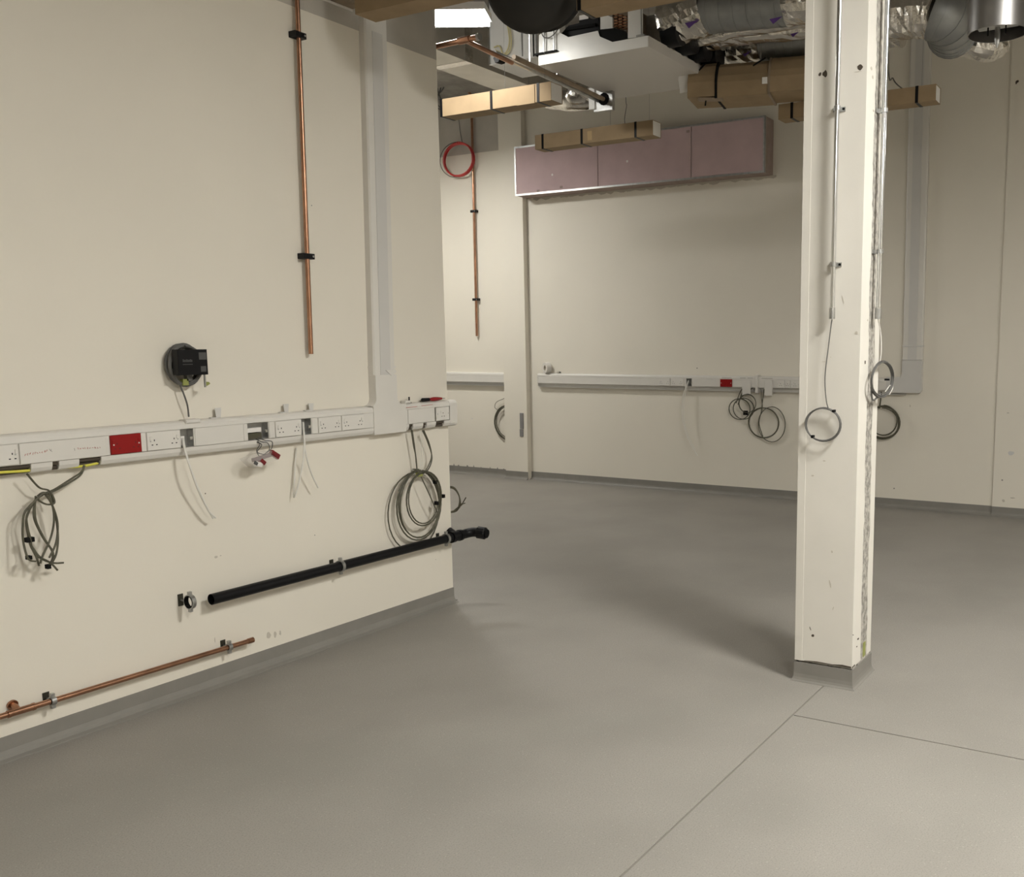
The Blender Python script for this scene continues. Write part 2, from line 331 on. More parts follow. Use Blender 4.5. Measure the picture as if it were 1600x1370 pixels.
# column coil
t = thing('cable_coil', 'round coil of thin grey cable hanging from conduit on shaded face of column', 'cable', 'CL', P('CL', 1285, 690, .03))
p = loops('CL', 1259, 636, 1313, 691, 6, .03, .03, seed=3)
part('cable', MB().tube([P('CL', 1300, 499, .036), *smooth_path([P('CL', 1299, 505, .036), P('CL', 1294, 545, .036), P('CL', 1289, 590, .034), P('CL', 1291, 625, .032), P('CL', 1295, 640, .03)], 6)], .0028, 6), CAB, t, True)
part('coil', MB().tube(p, .0032, 6), CAB, t, True)
tie('CL', 1270, 682, .03, MATTE, t, .012, .014); tie('CL', 1303, 642, .03, MATTE, t, .012, .012)
t = thing('cable_coil', 'small oval coil of grey cable hanging from conduit on lit face of column', 'cable', 'CR', P('CR', 1376, 615, .05))
p = loops('CR', 1359, 566, 1394, 617, 5, .03, .05, seed=5, spread=.03)
part('coil', MB().tube(p, .0032, 6), CAB, t, True)
part('cable', cable('CR', [P('CR', 1372, 499, .034), P('CR', 1376, 520, .036), P('CR', 1377, 550, .04), P('CR', 1374, 568, .03)], .0028), CABW, t, True)
part('tail', cable('CR', [P('CR', 1376, 615, .03), P('CR', 1364, 625, .03), P('CR', 1361, 605, .02)], .005), CAB, t, True)
tie('CR', 1386, 593, .03, MATTE, t, .014, .010)
part('white_tail', cable('CR', [P('CR', 1383, 612, .03), P('CR', 1391, 602, .03), P('CR', 1395, 606, .03), P('CR', 1389, 617, .03)], .0022), CABW, t, True)
# ================================================================== DADO TRUNKING
ZT, ZB, ZU, ZL, DT = 1.376, 1.207, 1.340, 1.249, 0.055
UP_P = [(0, ZT), (.030, ZT), (.045, ZT-.006), (.053, ZT-.018), (.055, ZU), (0, ZU)]
LO_P = [(0, ZL-.001), (.055, ZL-.001), (.053, ZB+.022), (.045, ZB+.006), (.030, ZB), (0, ZB)]
def ext(mb, prof, xa, xb, mi=0): return mb.prism([(xa, -d, z) for d, z in prof], (xb-xa, 0, 0), mi)
def trunking(fr, label, xa, xb, lower, panels, org):
    t = thing('dado_trunking', label, 'trunking', fr, org)
    b = MB(); b.box((xa, -.003, ZB), (xb, 0, ZT)); b.box((xa, -.048, ZU-.001), (xb, -.003, ZU+.001)); b.box((xa, -.048, ZL-.002), (xb, -.003, ZL)); part('back_channel', b, PVC, t)
    part('upper_lid', ext(MB(), UP_P, xa, xb), PVC, t)
    if not lower: part('open_channel', MB().box((xa, -.050, ZB-.004), (xb, -.003, ZB-.001)), PVCG, t)
    for c, d in lower: part('lower_lid', ext(MB(), LO_P, c, d), PVC, t)
    for c, d in panels: part('front_panel', MB().bbox((c+.0008, -.0525, ZL+.001), (d-.0008, -.046, ZU-.001), .001), PVC, t)
    return t
def socket(fr, xa, xb, gangs, m_, label, group='double sockets in the trunking', d=.0525, holes=True):
    zc = (ZU+ZL)/2; t = thing('socket_outlet', label, 'socket', fr, ((xa+xb)/2, -d, ZL), group)
    part('face_plate', MB().bbox((xa, -d-.009, ZL+.002), (xb, -d-.0003, ZU-.002), .0025), m_, t)
    f = -d-.009; W = (xb-xa)/gangs
    dk = MATTE if m_ is PLATE else mat('dark red recess', (0.10, 0.004, 0.004), .6)
    for k in range(gangs):
        cx = xa+W*(k+.5)+(-.008 if k == 0 and gangs == 2 else .008 if gangs == 2 else 0)
        for dx, dz, sx, sz in ((0, .004, .004, .008), (-.011, -.017, .0075, .0045), (.011, -.017, .0075, .0045)):
            part('pin_slot', MB().box((cx+dx-sx/2, f-.0006, zc+dz-sz/2), (cx+dx+sx/2, f+.003, zc+dz+sz/2)), dk, t)
        part('switch_rocker', MB().bbox((cx-.006+(-.017 if k == 0 else .017), f-.003, zc+.004), (cx+.006+(-.017 if k == 0 else .017), f, zc+.022), .001), m_, t)
    for s_ in (-1, 1):
        part('screw', MB().tube([((xa+xb)/2+s_*(xb-xa)*.41, f, zc), ((xa+xb)/2+s_*(xb-xa)*.41, f-.0012, zc)], .0035, 8), STEEL if m_ is PLATE else PAPER, t)
    return t
def back_box(fr, xa, xb, tr):
    b = MB(); b.box((xa, -.006, ZL+.003), (xb, -.0035, ZU-.003)); b.box((xa, -.047, ZL+.003), (xa+.0015, -.006, ZU-.003)); b.box((xb-.0015, -.047, ZL+.003), (xb, -.006, ZU-.003))
    b.box((xa, -.047, ZU-.0045), (xb, -.006, ZU-.003)); b.box((xa, -.047, ZL+.003), (xb, -.006, ZL+.0045))
    o = part('back_box', b, STEEL, tr)
    b = MB(); b.box((xb-.016, -.048, ZL+.035), (xb-.0015, -.044, ZL+.050)); part('fixing_lug', b, BRIGHT, o); return o
LX = lambda u: A('L', u, 1.295, DT)
xe = 4.878
BOXES = [(LX(283), LX(303)), (LX(388), LX(420)), (LX(471), LX(487))]
SOCK = [(LX(-24), LX(27)), (LX(229), LX(281)), (LX(430), LX(470)), (LX(497), LX(532)), (LX(533.5), LX(568))]
RED = (LX(172), LX(220)); SGL = (LX(681), LX(701))
solid = sorted(BOXES); pan = []
cur = 1.2
for c, d in sorted(BOXES+[]): pan.append((cur, c)); cur = d
pan.append((cur, LX(586)))
pan += [(LX(631), LX(638)), (LX(638.3), LX(680))]
pan = [q for q in pan]
LOW = [(LX(47), LX(80.4)), (LX(91), LX(122.5)), (LX(157), LX(586)), (LX(631), LX(639)), (LX(645.5), LX(661)), (LX(666.5), LX(681)), (LX(694), xe)]
tr = trunking('L', 'white dado trunking full of sockets along the left partition wall', 1.2, xe, LOW, pan, (3.0, 0, ZB))
for k, (c, d) in enumerate(BOXES): back_box('L', c, d, tr)
for k, (dd, zz, rr_) in enumerate(((.018, ZB+.030, .010), (.038, ZB+.031, .009), (.012, ZB+.012, .009), (.030, ZB+.012, .009))):
    part('shade_filler', MB().tube([(1.3, -dd, zz), (xe-.02, -dd, zz)], rr_, 8), GRIME_SHADE, tr, True)  # dark tubes added to stand for the shade inside the lid gaps
# tee cover where the riser joins
xl, xr = LX(584), LX(634); vl, vr = 4.222, 4.398
ps = [(xl, ZB-.002), (xr, ZB-.002), (xr, ZT+.002)]
for k in range(7): a = PI*1.5-(PI/2)*k/6; ps.append((vr+.045+.045*math.cos(a), ZT+.047+.045*math.sin(a)))
ps += [(vr, 1.56), (vl, 1.56)]
for k in range(7): a = -(PI/2)*k/6; ps.append((vl-.045+.045*math.cos(a), ZT+.047+.045*math.sin(a)))
ps += [(xl, ZT+.002)]
part('tee_cover', MB().prism([(x, -.058, z) for x, z in ps], (0, .058, 0)), PVC, tr)
e = MB(); pr_ = [(0, ZT+.001)] + [(d+.002, z+(.001 if z > 1.3 else -.001)) for d, z in UP_P[1:5]] + [(d+.002, z-.001) for d, z in LO_P[2:5]] + [(0, ZB-.001)]
ext(e, pr_, xe, 4.95); part('end_cap', e, PVC, tr)
# loose long cover with red handwriting
lc = part('loose_cover', MB().bbox((LX(30), -.060, ZL+.001), (LX(165), -.0535, ZU-.002), .0015), PVC, tr)
def scribble(u0, v0, u1, v1, n, seed, m_=INK, hgt=.012):
    rnd = random.Random(seed); bb = MB(); off = .0604
    a, c = P('L', u0, v0, off), P('L', u1, v1, off)
    for k in range(n):
        p = a+(c-a)*((k+.5)/n); w2 = (c-a).length/n*.36; h2 = hgt*rnd.uniform(.35, .6)
        pts = [p+Vector((rnd.uniform(-w2, w2), 0, rnd.uniform(-h2, h2))) for _ in range(4)]
        bb.tube(pts, .0008, 4)
    return bb
part('handwriting', scribble(38, 711, 75, 704, 10, 4), INK, lc); part('handwriting', scribble(120, 700.5, 158, 699, 10, 9, hgt=.008), INK, lc)
for pts in (((77, 701.5), (79, 704), (81.5, 705.5)), ((116, 700), (117, 704)), ((79, 704), (80.5, 702))): part('arrow_mark', MB().tube([P('L', u, v, .0604) for u, v in pts], .0009, 4), INKG, lc)
part('earth_wire', cable('L', [P('L', -40, 741, .04), P('L', 0, 738, .045), P('L', 40, 735.5, .04), P('L', 86, 731, .03), P('L', 130, 728, .042), P('L', 158, 722, .03)], .006), EARTH, tr, True)
# moulding lines and small marks right of the tee
b = MB()
for u0, v0, u1, v1 in ((632, 637, 652, 635), (658.5, 634, 676, 632)):
    b.tube([P('L', u0, v0, .0558), P('L', u1, v1, .0558)], .0012, 4)
part('marker_line', b, INK, tr)
red = socket('L', *RED, 2, REDP, 'dark red double socket in the trunking on the left partition', 'red sockets')
labs = ['white double socket cut off by the left picture edge', 'white double socket just right of the red socket on the near trunking',
        'white double socket between the open boxes with hanging wires on the near trunking', 'white double socket second from the tee of the near trunking', 'white double socket beside the tee of the near trunking']
for q, l in zip(SOCK, labs): socket('L', *q, 2, PLATE, l)
socket('L', *SGL, 1, PLATE, 'white single socket at the end of the near trunking', 'single sockets')
for k, (u0, u1) in enumerate(((165.5, 171), (220.5, 228.5), (305, 307), (381, 387), (421, 429), (488, 496))):
    part('spacer_panel', MB().bbox((LX(u0), -.0555, ZL+.002), (LX(u1), -.050, ZU-.002), .001), PVC, tr)
# riser
t = thing('riser_trunking', 'white vertical trunking rising up the left partition from the tee', 'trunking', 'L', (4.31, 0, 1.56))
lean = Vector((.0205, 0, 1)); LH = CEIL-1.56
VP_ = [(0, 0), (0, .040), (.008, .050), (.040, .054), (.136, .054), (.168, .050), (.176, .040), (.176, 0)]
part('channel', MB().prism([(vl+x, -d, 1.5605) for x, d in VP_], lean*LH), PVC, t)
part('lid', MB().prism([(vl+x, -d, 1.5605) for x, d in ((.046, .054), (.046, .057), (.128, .057), (.128, .054))], lean*1.975), PVCG, t)
b = MB(); b.prism([(vl+x, -d, 1.60) for x, d in [(-.002, .0), (-.002, .042), (.007, .053), (.178, .053), (.178, 0)]], lean*.012); part('joint_clip', b, PVC, t)
part('loose_offcut', MB().prism([P('L', 603, 578, .062), P('L', 612, 587, .062), P('L', 620, 581, .062), P('L', 618, 577, .062)], (0, .004, 0)), PVC, t)
# grey clip tabs standing on the trunking
for (u, v0, v1, l) in ((341, 652, 637, 'grey plastic clip standing on the trunking nearest the control box'), (447, 642, 631, 'grey plastic clip with foot standing midway along the trunking'), (486, 640, 630, 'grey plastic clip standing on the trunking nearest the copper pipe')):
    p = P('L', u, v0, .022); z1 = P('L', u, v1, .022).z
    b = MB(); b.prism([(p.x-.014, -.026, ZT), (p.x+.012, -.026, ZT), (p.x+.02, -.022, z1), (p.x-.016, -.022, z1)], (0, .003, 0))
    t = thing('trunking_clip', l, 'clip', 'L', (p.x, -.022, ZT), 'loose clips on the trunking'); part('tab', b, PVCG, t)
    part('foot', MB().bbox((p.x-.045, -.030, ZT), (p.x+.004, -.010, ZT+.006), .001), PVCG, t)
b = MB(); p = P('L', 295, 652, .03)
b.bbox((p.x-.035, -.058, ZT-.012), (p.x+.045, -.004, ZT+.006), .004); part('cable_gland_cover', b, PVC, tr)
# plug top and screwdriver on the trunking end
p = P('L', 636, 630, .025)
t = thing('plug', 'white mains plug lying on the trunking end with its dark pin up', 'plug', 'L', (p.x, -.025, ZT))
part('body', MB().bbox((p.x-.035, -.05, ZT), (p.x+.012, -.006, ZT+.018), .006), PLATE, t)
part('pin', MB().box((p.x+.014, -.030, ZT+.004), (p.x+.021, -.024, ZT+.040)), BLACK, t)
part('pin_base', MB().box((p.x+.002, -.035, ZT+.0005), (p.x+.03, -.012, ZT+.006)), BLACK, t)
a, c = P('L', 659, 627.2, .03), P('L', 690, 624.3, .03); a.z = c.z = ZT+.0145
t = thing('screwdriver', 'red and black handled screwdriver lying on the trunking end', 'tool', 'L', (a+c)/2)
d = (c-a); part('grip', MB().tube([a+d*.36, a+d*.45, a+d*.6, a+d*.8, a+d], [.008, .010, .014, .012, .007], 10), mat('red handle', (.30, .012, .015), .35), t, True)
part('cap', MB().tube([a, a+d*.04, a+d*.36], [.009, .012, .011], 10), BLACK, t, True); part('blade', MB().tube([c, c+d*.16], .003, 6), STEEL, t)
# ------------------------------------------------------------------ wires at the trunking, left wall
t = thing('cable_coil', 'tangled bundle of olive cables hanging below the left end of the near trunking', 'cable', 'L', P('L', 65, 770, .05))
BUND = [[(295,735),(235,780),(190,860),(175,930),(190,1020),(205,1080),(240,1150),(262,1215)], [(240,760),(225,850),(235,920),(290,1030),(345,1110),(350,1170),(315,1225)],
        [(300,735),(345,800),(375,900),(388,1030),(375,1140),(335,1215)], [(330,745),(355,830),(360,930),(335,1040),(285,1150),(270,1200)], [(260,760),(170,850),(152,950),(155,1050),(180,1150),(205,1180),(240,1185)],
        [(205,1075),(270,1160),(350,1195),(425,1195)], [(240,1150),(330,1190),(385,1245)], [(180,600),(260,690),(330,715),(365,790),(320,805),(270,785),(235,750)], [(305,733),(350,810),(385,930),(375,1060),(330,1160)],
        [(285,735),(225,790),(180,880),(185,960),(205,1040),(212,1090),(250,1170)], [(240,755),(232,840),(245,930),(300,1040),(352,1120),(356,1180)], [(250,750),(290,725),(335,745),(362,800)]]
for k, st in enumerate(BUND):
    part('strand', cable('L', [P('L', u*.2336, 600+v*.2336, .06+.006*(k % 5)+(.02 if v > 1100 else 0)) for u, v in st], .0042), CABO, t, True)
for dx in (0, 4):
    part('tail', cable('L', [P('L', 131+dx/3, 727, .045), P('L', 126, 738+dx, .06), P('L', 105, 752+dx, .065), P('L', 82, 766+dx/2, .07), P('L', 62, 772, .07)], .004), CABO, t, True)
tie('L', 46, 843, .075, MATTE, t, .03, .02); tie('L', 45, 871, .085, MATTE, t, .016, .016); tie('L', 75, 885, .085, MATTE, t, .014, .018)
def big_coil():
    t = thing('cable_coil', 'large coil of olive cables hanging below the end of the near trunking', 'cable', 'L', P('L', 652, 745, .05))
    for k, (u0, v0, u1, v1, n) in enumerate(((602, 741, 690, 850, 1), (617, 740, 692, 836, 2), (622, 739, 691, 832, 2), (633, 740, 692, 815, 2), (637, 741, 688, 812, 2))):
        part('loop', MB().tube(loops('L', u0, v0, u1, v1, n, (.024 if k == 0 else .045)+.010*k, .025, seed=40+k, spread=.02), .0042, 6), CABO, t, True)
    for pts in (((642, 668), (646, 695), (650, 715), (652, 742)), ((644, 672), (648, 700), (652, 738)), ((660, 672), (668, 690), (675, 715), (668, 735), (656, 741)), ((662, 672), (671, 694), (674, 715), (664, 738))):
        part('tail', cable('L', [P('L', u, v, .06) for u, v in pts], .004), CABO, t, True)
    for u in (656, 659): part('thin_wire', cable('L', [P('L', u, 672, .05), P('L', u+3, 705, .06), P('L', u-1, 738, .06)], .002), CABW, t, True)
    part('cross_strand', cable('L', [P('L', 658, 745, .09), P('L', 672, 775, .1), P('L', 683, 800, .09)], .0035), CABO, t, True)
    tie('L', 655, 741, .065, LIME, t, .04, .025)
    for u, v in ((680, 753), (692, 775), (682, 786)): tie('L', u, v, .08, MATTE, t, .018, .022)
big_coil()
p1 = P('L', 292, 686, .045)
def white_cable(label, strands, fr='L', r=.0044, group=None):
    t = thing('hanging_cable', label, 'cable', fr, P(fr, *strands[0][0]), group)
    for s_ in strands: part('strand', cable(fr, [P(fr, *q) for q in s_], r), CABW, t, True)
white_cable('thin white cable pair hanging from the open box left of the blank cover', [[(285, 682, .03), (288, 700, .075), (297, 730, .10), (312, 768, .09), (326, 798, .075), (337, 809, .06)], [(286, 683, .03), (290, 704, .075), (301, 742, .10), (314, 775, .085), (333, 810, .06)]])
white_cable('forked white cable hanging from the narrow open box of the near trunking', [[(473, 660, .03), (475, 680, .075), (475, 702, .08), (471, 735, .07), (462, 772, .05), (459, 772, .03), (461, 730, .02), (463, 700, .012)], [(474, 660, .03), (476, 690, .075), (478, 710, .08), (486, 738, .08), (497, 762, .07)]])
# open box contents
c, d = BOXES[1]
b = MB(); b.box((c+.004, -.040, ZL+.040), (d-.036, -.012, ZU-.028)); ol = part('terminal_strip', b, PAPER, tr)
part('cable_entry', MB().box((c+.003, -.045, ZL+.006), (d-.04, -.010, ZL+.036)), mat('olive dark', (.07, .065, .04), .6), tr)
part('knockout', MB().tube([(d-.022, -.006, ZL+.022), (d-.022, -.009, ZL+.022)], .010, 12), MATTE, tr)
c, d = BOXES[0]; part('terminal_strip', MB().box((c+.004, -.040, ZL+.012), (c+.028, -.012, ZL+.055)), PAPER, tr)
c, d = BOXES[2]; part('terminal_strip', MB().box((c+.002, -.040, ZL+.012), (c+.014, -.012, ZU-.012)), PAPER, tr)
t = thing('fused_spur', 'loose wired red and white fittings in a clear bag dangling from the open box', 'fitting', 'L', P('L', 410, 712, .09))
for pts in (((398, 684, .04), (408, 690, .075), (418, 692, .09), (421, 702, .1), (410, 712, .1)), ((402, 682, .04), (414, 688, .07), (425, 690, .09), (424, 701, .1), (415, 708, .1)), ((399, 686, .04), (406, 694, .07), (401, 704, .09), (405, 713, .09)), ((400, 690, .05), (409, 695, .08), (402, 706, .1), (412, 710, .1))):
    part('wire', cable('L', [P('L', *q) for q in pts], .0025), CAB, t, True)
def slab(p, q, w_, th, bb=None):
    bb = bb or MB(); d = (q-p); n = Vector((-d.z, 0, d.x)).normalized()*w_; return bb.prism([p+n, q+n, q-n, p-n], (0, -th, 0))
RB = mat('maroon plastic', (.22, .02, .025), .4)
part('red_lever', slab(P('L', 421, 706, .10), P('L', 433, 714, .10), .013, .02), RB, t); part('red_lever', slab(P('L', 404, 718, .10), P('L', 411, 724, .10), .010, .02), RB, t)
part('bar', slab(P('L', 393, 719, .095), P('L', 424, 709, .095), .009, .02), mat('mauve plastic', (.22, .17, .17), .5), t)
part('module', slab(P('L', 396, 724, .105), P('L', 408, 726, .105), .012, .012), PAPER, t); part('dial', slab(P('L', 397, 722, .119), P('L', 402, 725, .119), .008, .004), SCREEN, t)
b = MB(); pts = [P('L', u, v, .12) for u, v in ((384, 718), (398, 731), (412, 726), (435, 718), (437, 709), (422, 704), (400, 711))]; b.prism(pts, (0, .05, 0)); part('clear_bag', b, BAG, t)
# ------------------------------------------------------------------ control box with cable coil
t = thing('cable_coil', 'grey cable coil on the wall behind the black control box', 'cable', 'L', P('L', 289, 604, .03))
part('coil', MB().tube(loops('L', 259, 538, 315, 602, 9, .038, .07, seed=77, spread=.05, steps=28), .0055, 6), CAB, t, True)
part('tail', cable('L', [P('L', 281, 601, .04), P('L', 288, 618, .05), P('L', 293, 634, .045), P('L', 295, 651, .03)], .004), CAB, t, True)
tie('L', 288, 597, .05, LIME, t, .03, .03); tie('L', 294, 590, .05, CAB, t, .03, .03)
a, c = P('L', 276, 546, .1), P('L', 325, 585, .1)
t = thing('control_box', 'black control box with two small grey windows hung on a cable coil', 'control box', 'L', ((a.x+c.x)/2, -.08, c.z))
part('housing', MB().bbox((a.x, -.105, c.z), (c.x, -.062, a.z), .003), BLACK, t)
fz = -.1055; W_, H_ = c.x-a.x, a.z-c.z
def bx(x0, x1, z0, z1, m_, nm, lab=None): return part(nm, MB().box((a.x+W_*x0, fz-.001, a.z-H_*z1), (a.x+W_*x1, fz+.002, a.z-H_*z0)), m_, t, label=lab)
bx(.70, .95, .12, .40, SCREEN, 'window'); bx(.74, .92, .66, .88, SCREEN, 'window')
GT = mat('faint grey print', (.06, .06, .06), .6)
for k in range(8): bx(.15+k*.041, .15+k*.041+.03, .40+(0 if k % 3 else -.02), .49, GT, 'printed_letter')
for k in range(9): bx(.15+k*.037, .15+k*.037+.022, .56, .60, GT, 'printed_letter')
part('mounting_bracket', MB().box((a.x+.03, -.062, c.z+.03), (a.x+.12, -.001, c.z+.07)), MATTE, t)
q = P('L', 320, 585, .09); part('key_stem', MB().box((q.x-.006, -.094, q.z-.062), (q.x+.002, -.088, q.z+.01)), STEEL, t)
part('key_tag', MB().prism([(q.x+.002, -.092, q.z-.035), (q.x+.02, -.092, q.z-.037), (q.x+.026, -.092, q.z-.046), (q.x+.014, -.092, q.z-.052), (q.x+.002, -.092, q.z-.058)], (0, .003, 0)), LIME, t)
# ------------------------------------------------------------------ copper drop pipe
def pclip(a_, d_, r, parent, fr_off, m_=BLACK, wide=.062, h_=.030):
    p = a_; b = MB().bbox((p.x-wide/2, -fr_off-r-.008, p.z-h_/2), (p.x+wide/2, -.0005, p.z+h_/2), .004); return part('pipe_clip', b, m_, parent)
def drop(fr, ut, vt, ub, vb, clips, off, r, label, ztop, wide):
    a, c = P(fr, ub, vb, off), P(fr, ut, vt, off); d = (c-a)/(c.z-a.z)
    t = thing('copper_pipe', label, 'pipe', fr, a, 'copper drop pipes')
    part('tube', MB().tube([a, a+d*(ztop-a.z)], r, 14), COPPER, t, True)
    for v in clips:
        z = P(fr, (ut+ub)/2, v, off).z; pc = a+d*(z-a.z)
        o = pclip(pc, d, r, t, off, BLACK, wide); part('clip_screw', MB().tube([(pc.x+wide*.32, -off-r-.0085, z), (pc.x+wide*.32, -off-r-.010, z)], .006, 8), STEEL, o)
drop('L', 464.5, 0, 486, 553, (58, 400), .034, .0125, 'vertical copper pipe with two black clips on the near partition wall', CEIL, .075)
drop('F', 737, 180, 745, 525, (330, 468), .034, .016, 'thin vertical copper pipe on the recess wall behind the partition', 4.75, .09)
# ------------------------------------------------------------------ black waste pipe
def ring_clip(c_, r, t, fr='L', plate=True):
    b = MB(); n = 20; b.pipe((c_.x-.010, c_.y, c_.z), (c_.x+.010, c_.y, c_.z), r+.006, r, n); o = part('ring_clip', b, STEEL, t, True)
    part('rubber_liner', MB().pipe((c_.x-.0115, c_.y, c_.z), (c_.x+.0115, c_.y, c_.z), r+.001, r-.0025, n), MATTE, o, True)
    for s_ in (1, -1):
        part('clip_screw', MB().box((c_.x-.008, c_.y-.008, c_.z+s_*(r+.004)), (c_.x+.008, c_.y+.008, c_.z+s_*(r+.020))), STEEL, o)
    part('stud', MB().tube([(c_.x, c_.y+r+.004, c_.z), (c_.x, -.001, c_.z)], .005, 8), STEEL, o)
    part('wall_plate', MB().bbox((c_.x-.014, -.005, c_.z-.030), (c_.x+.014, -.0003, c_.z+.030), .001), mat('dark olive steel', (.05, .048, .035), .5, .5), o)
    return o
a, c = P('L', 330, 936.5, .075), P('L', 703, 840, .075); r = .028
t = thing('waste_pipe', 'straight black waste pipe low on the partition with bend past its end', 'pipe', 'L', a)
d = (c-a).normalized()
part('tube', MB().pipe(a, c+d*.02, r, r-.003, 28), BLACK, t, True)
for u in (532, 697):
    f = (u-330)/(703-330); px_ = A('L', u, .465, .075); q = a+d*((px_-a.x)/d.x); ring_clip(q, r+.001, t)
e0 = c+d*.01
part('tee_fitting', MB().tube([e0, e0+d*.10], r+.006, 20), BLACK, t, True)
part('fitting_collar', MB().tube([e0+d*.0, e0+d*.03], r+.010, 20), BLACK, t, True); part('fitting_collar', MB().tube([e0+d*.075, e0+d*.10], r+.010, 20), BLACK, t, True)
bpts = smooth_path([e0+d*.10, e0+d*.13, e0+d*.16+Vector((0, -.010, .004)), e0+d*.185+Vector((0, -.035, .008)), e0+d*.195+Vector((0, -.07, .008)), e0+d*.20+Vector((0, -.095, .006))], 5)
part('bend', MB().tube(bpts, r+.004, 20), BLACK, t, True)
g0 = bpts[-1]; gd = (bpts[-1]-bpts[-4]).normalized()
part('compression_nut', MB().tube([g0-gd*.03, g0-gd*.025, g0+gd*.028, g0+gd*.034], [r+.008, r+.014, r+.014, r+.008], 12), BLACK, t)
part('nut_cap', MB().tube([g0+gd*.034, g0+gd*.045], r+.002, 16), MATTE, t)
part('side_boss', MB().tube([e0+d*.05, e0+d*.05+Vector((0, .06, .03))], r, 16), BLACK, t, True)
cq = P('L', 297, 940, .075)
t = thing('empty_pipe_clip', 'empty ring pipe clip on the wall left of the black waste pipe', 'pipe clip', 'L', cq); ring_clip(Vector((cq.x, -.075, cq.z)), r+.003, t)
# lower copper pipe
a, c = P('L', -60, 1138, .05), P('L', 395, 999.5, .05); d = (c-a).normalized(); r = .0125
t = thing('copper_pipe', 'copper pipe running low along the partition above the skirting', 'pipe', 'L', c)
part('tube', MB().pipe(a-d*.3, c, r, r-.0015, 16), COPPER, t, True)
part('end_socket', MB().pipe(c-d*.03, c+d*.002, r+.002, r-.001, 16), COPPER, t, True)
for u in (358, 82):
    x = A('L', u, .2, .05); q = a+d*((x-a.x)/d.x); ring_clip(q, r+.001, t)
x = A('L', 33, .2, .05); q = a+d*((x-a.x)/d.x)
part('tee', MB().tube([q-d*.05, q+d*.05], r+.0025, 16), COPPER, t, True)
for s_ in (-1, 1): part('solder_ring', MB().tube([q+d*(.045*s_), q+d*(.055*s_)], r+.004, 16), COPPER, t, True)
part('tee_branch', MB().tube([q-d*.01, q-d*.01+Vector((0, .02, .012)), q-d*.01+Vector((0, .048, .02))], r+.001, 14), COPPER, t, True)
part('branch_collar', MB().tube([q-d*.01+Vector((0, .040, .018)), q-d*.01+Vector((0, .049, .02))], .022, 14), COPPER, t, True)
# cable and bracket beyond the partition end (on its end face)
t = thing('hanging_cable', 'short dark cable loop sticking out past the partition end', 'cable', 'W', (4.95, 4.36, .8))
def EP(u, v, X=4.98): return onx(u, v, X)
base = EP(700, 760)
for k in range(3):
    pts = [(4.921, 4.36, EP(700, 762).z), EP(704, 760+k), EP(712, 764+k), EP(718, 777), EP(719-k, 790), EP(712, 797+k), (4.924, 4.36, EP(702, 800).z)]
    part('strand', MB().tube(smooth_path(pts, 5), .0045, 6), CABO, t, True)
for k, (u, v) in enumerate(((728, 777), (727, 786), (723, 788))):
    part('loose_end', MB().tube(smooth_path([EP(706, 800), EP(715, 793), EP(721, 789-k), EP(u, v)], 5), .0035, 6), CABO, t, True)
b = MB().tube(smooth_path([(4.926, 4.33, EP(705, 845).z), (4.93, 4.33, EP(706, 862).z), (4.932, 4.33, EP(706, 876).z)], 4), .003, 6)
t = thing('pull_cord', 'thin cord with small toggle hanging at the partition end below the pipe', 'cord', 'W', (4.93, 4.33, .3)); part('cord', b, CAB, t)
q = Vector((4.932, 4.33, EP(706, 878).z)); part('toggle', MB().tube([q+Vector((0, 0, .012)), q-Vector((0, 0, .02))], .008, 8), TIMBER, t)
# ================================================================== FAR WALL
FX = lambda u: A('F', u, 1.30, DT)
x0, x1 = FX(840), 4.6
x1 = -2.55
FB = [(FX(1072), FX(1080.5))]; q4 = FX(1262)
fpan = [(x0+.004, FB[0][0]), (FB[0][1], x1)]
FLOW = [(x0+.004, FX(1159)), (FX(1173), FX(1180.5)), (FX(1184.5), FX(1185.5)), (FX(1194.5), x1)]
FLOW = []
ft = trunking('F', 'white dado trunking running along the far wall behind the column', x0+.004, x1, FLOW, fpan, ((x0+x1)/2, 0, ZB))
part('end_cap', ext(MB(), [(d*1.03, z) for d, z in UP_P[:5]+LO_P[1:]], x0-.004, x0+.004), PVC, ft)
back_box('F', *FB[0], ft)
for u0, u1 in ((1160, 1173), (1195, 1207)):
    part('cable_shroud', MB().bbox((FX(u0), -.064, ZB-.045), (FX(u1), -.0555, ZU-.002), .003), PVC, ft)
for u0, u1 in ((1180.5, 1184.5),): part('joint_cover', MB().bbox((FX(u0), -.064, ZB-.02), (FX(u1), -.0, ZT+.014), .003), PVC, ft)
b = MB()
for u0, u1 in ((1156, 1165), (1168, 1176), (1190, 1207), (1128, 1143)): b.box((FX(u0), -.0552, ZU+.012), (FX(u1), -.0545, ZU+.017))
part('marker_line', b, INKG, ft)
labs = ['white double socket leftmost on the far trunking', 'white double socket just left of the far open box with white cable']
for (u0, u1), l in zip(((1030, 1047), (1048.5, 1068)), labs): socket('F', FX(u0), FX(u1), 2, PLATE, l)
for (u0, u1), l in zip(((1214, 1226), (1226.5, 1235), (1236, 1249)), ('white single socket leftmost of three beside the column on the far trunking', 'white single socket middle of three beside the column on the far trunking', 'white single socket on the far trunking right against the column edge')): socket('F', FX(u0), FX(u1), 1, PLATE, l, 'single sockets')
socket('F', FX(1125.5), FX(1144), 2, REDP, 'red double socket on the far wall trunking', 'red sockets')
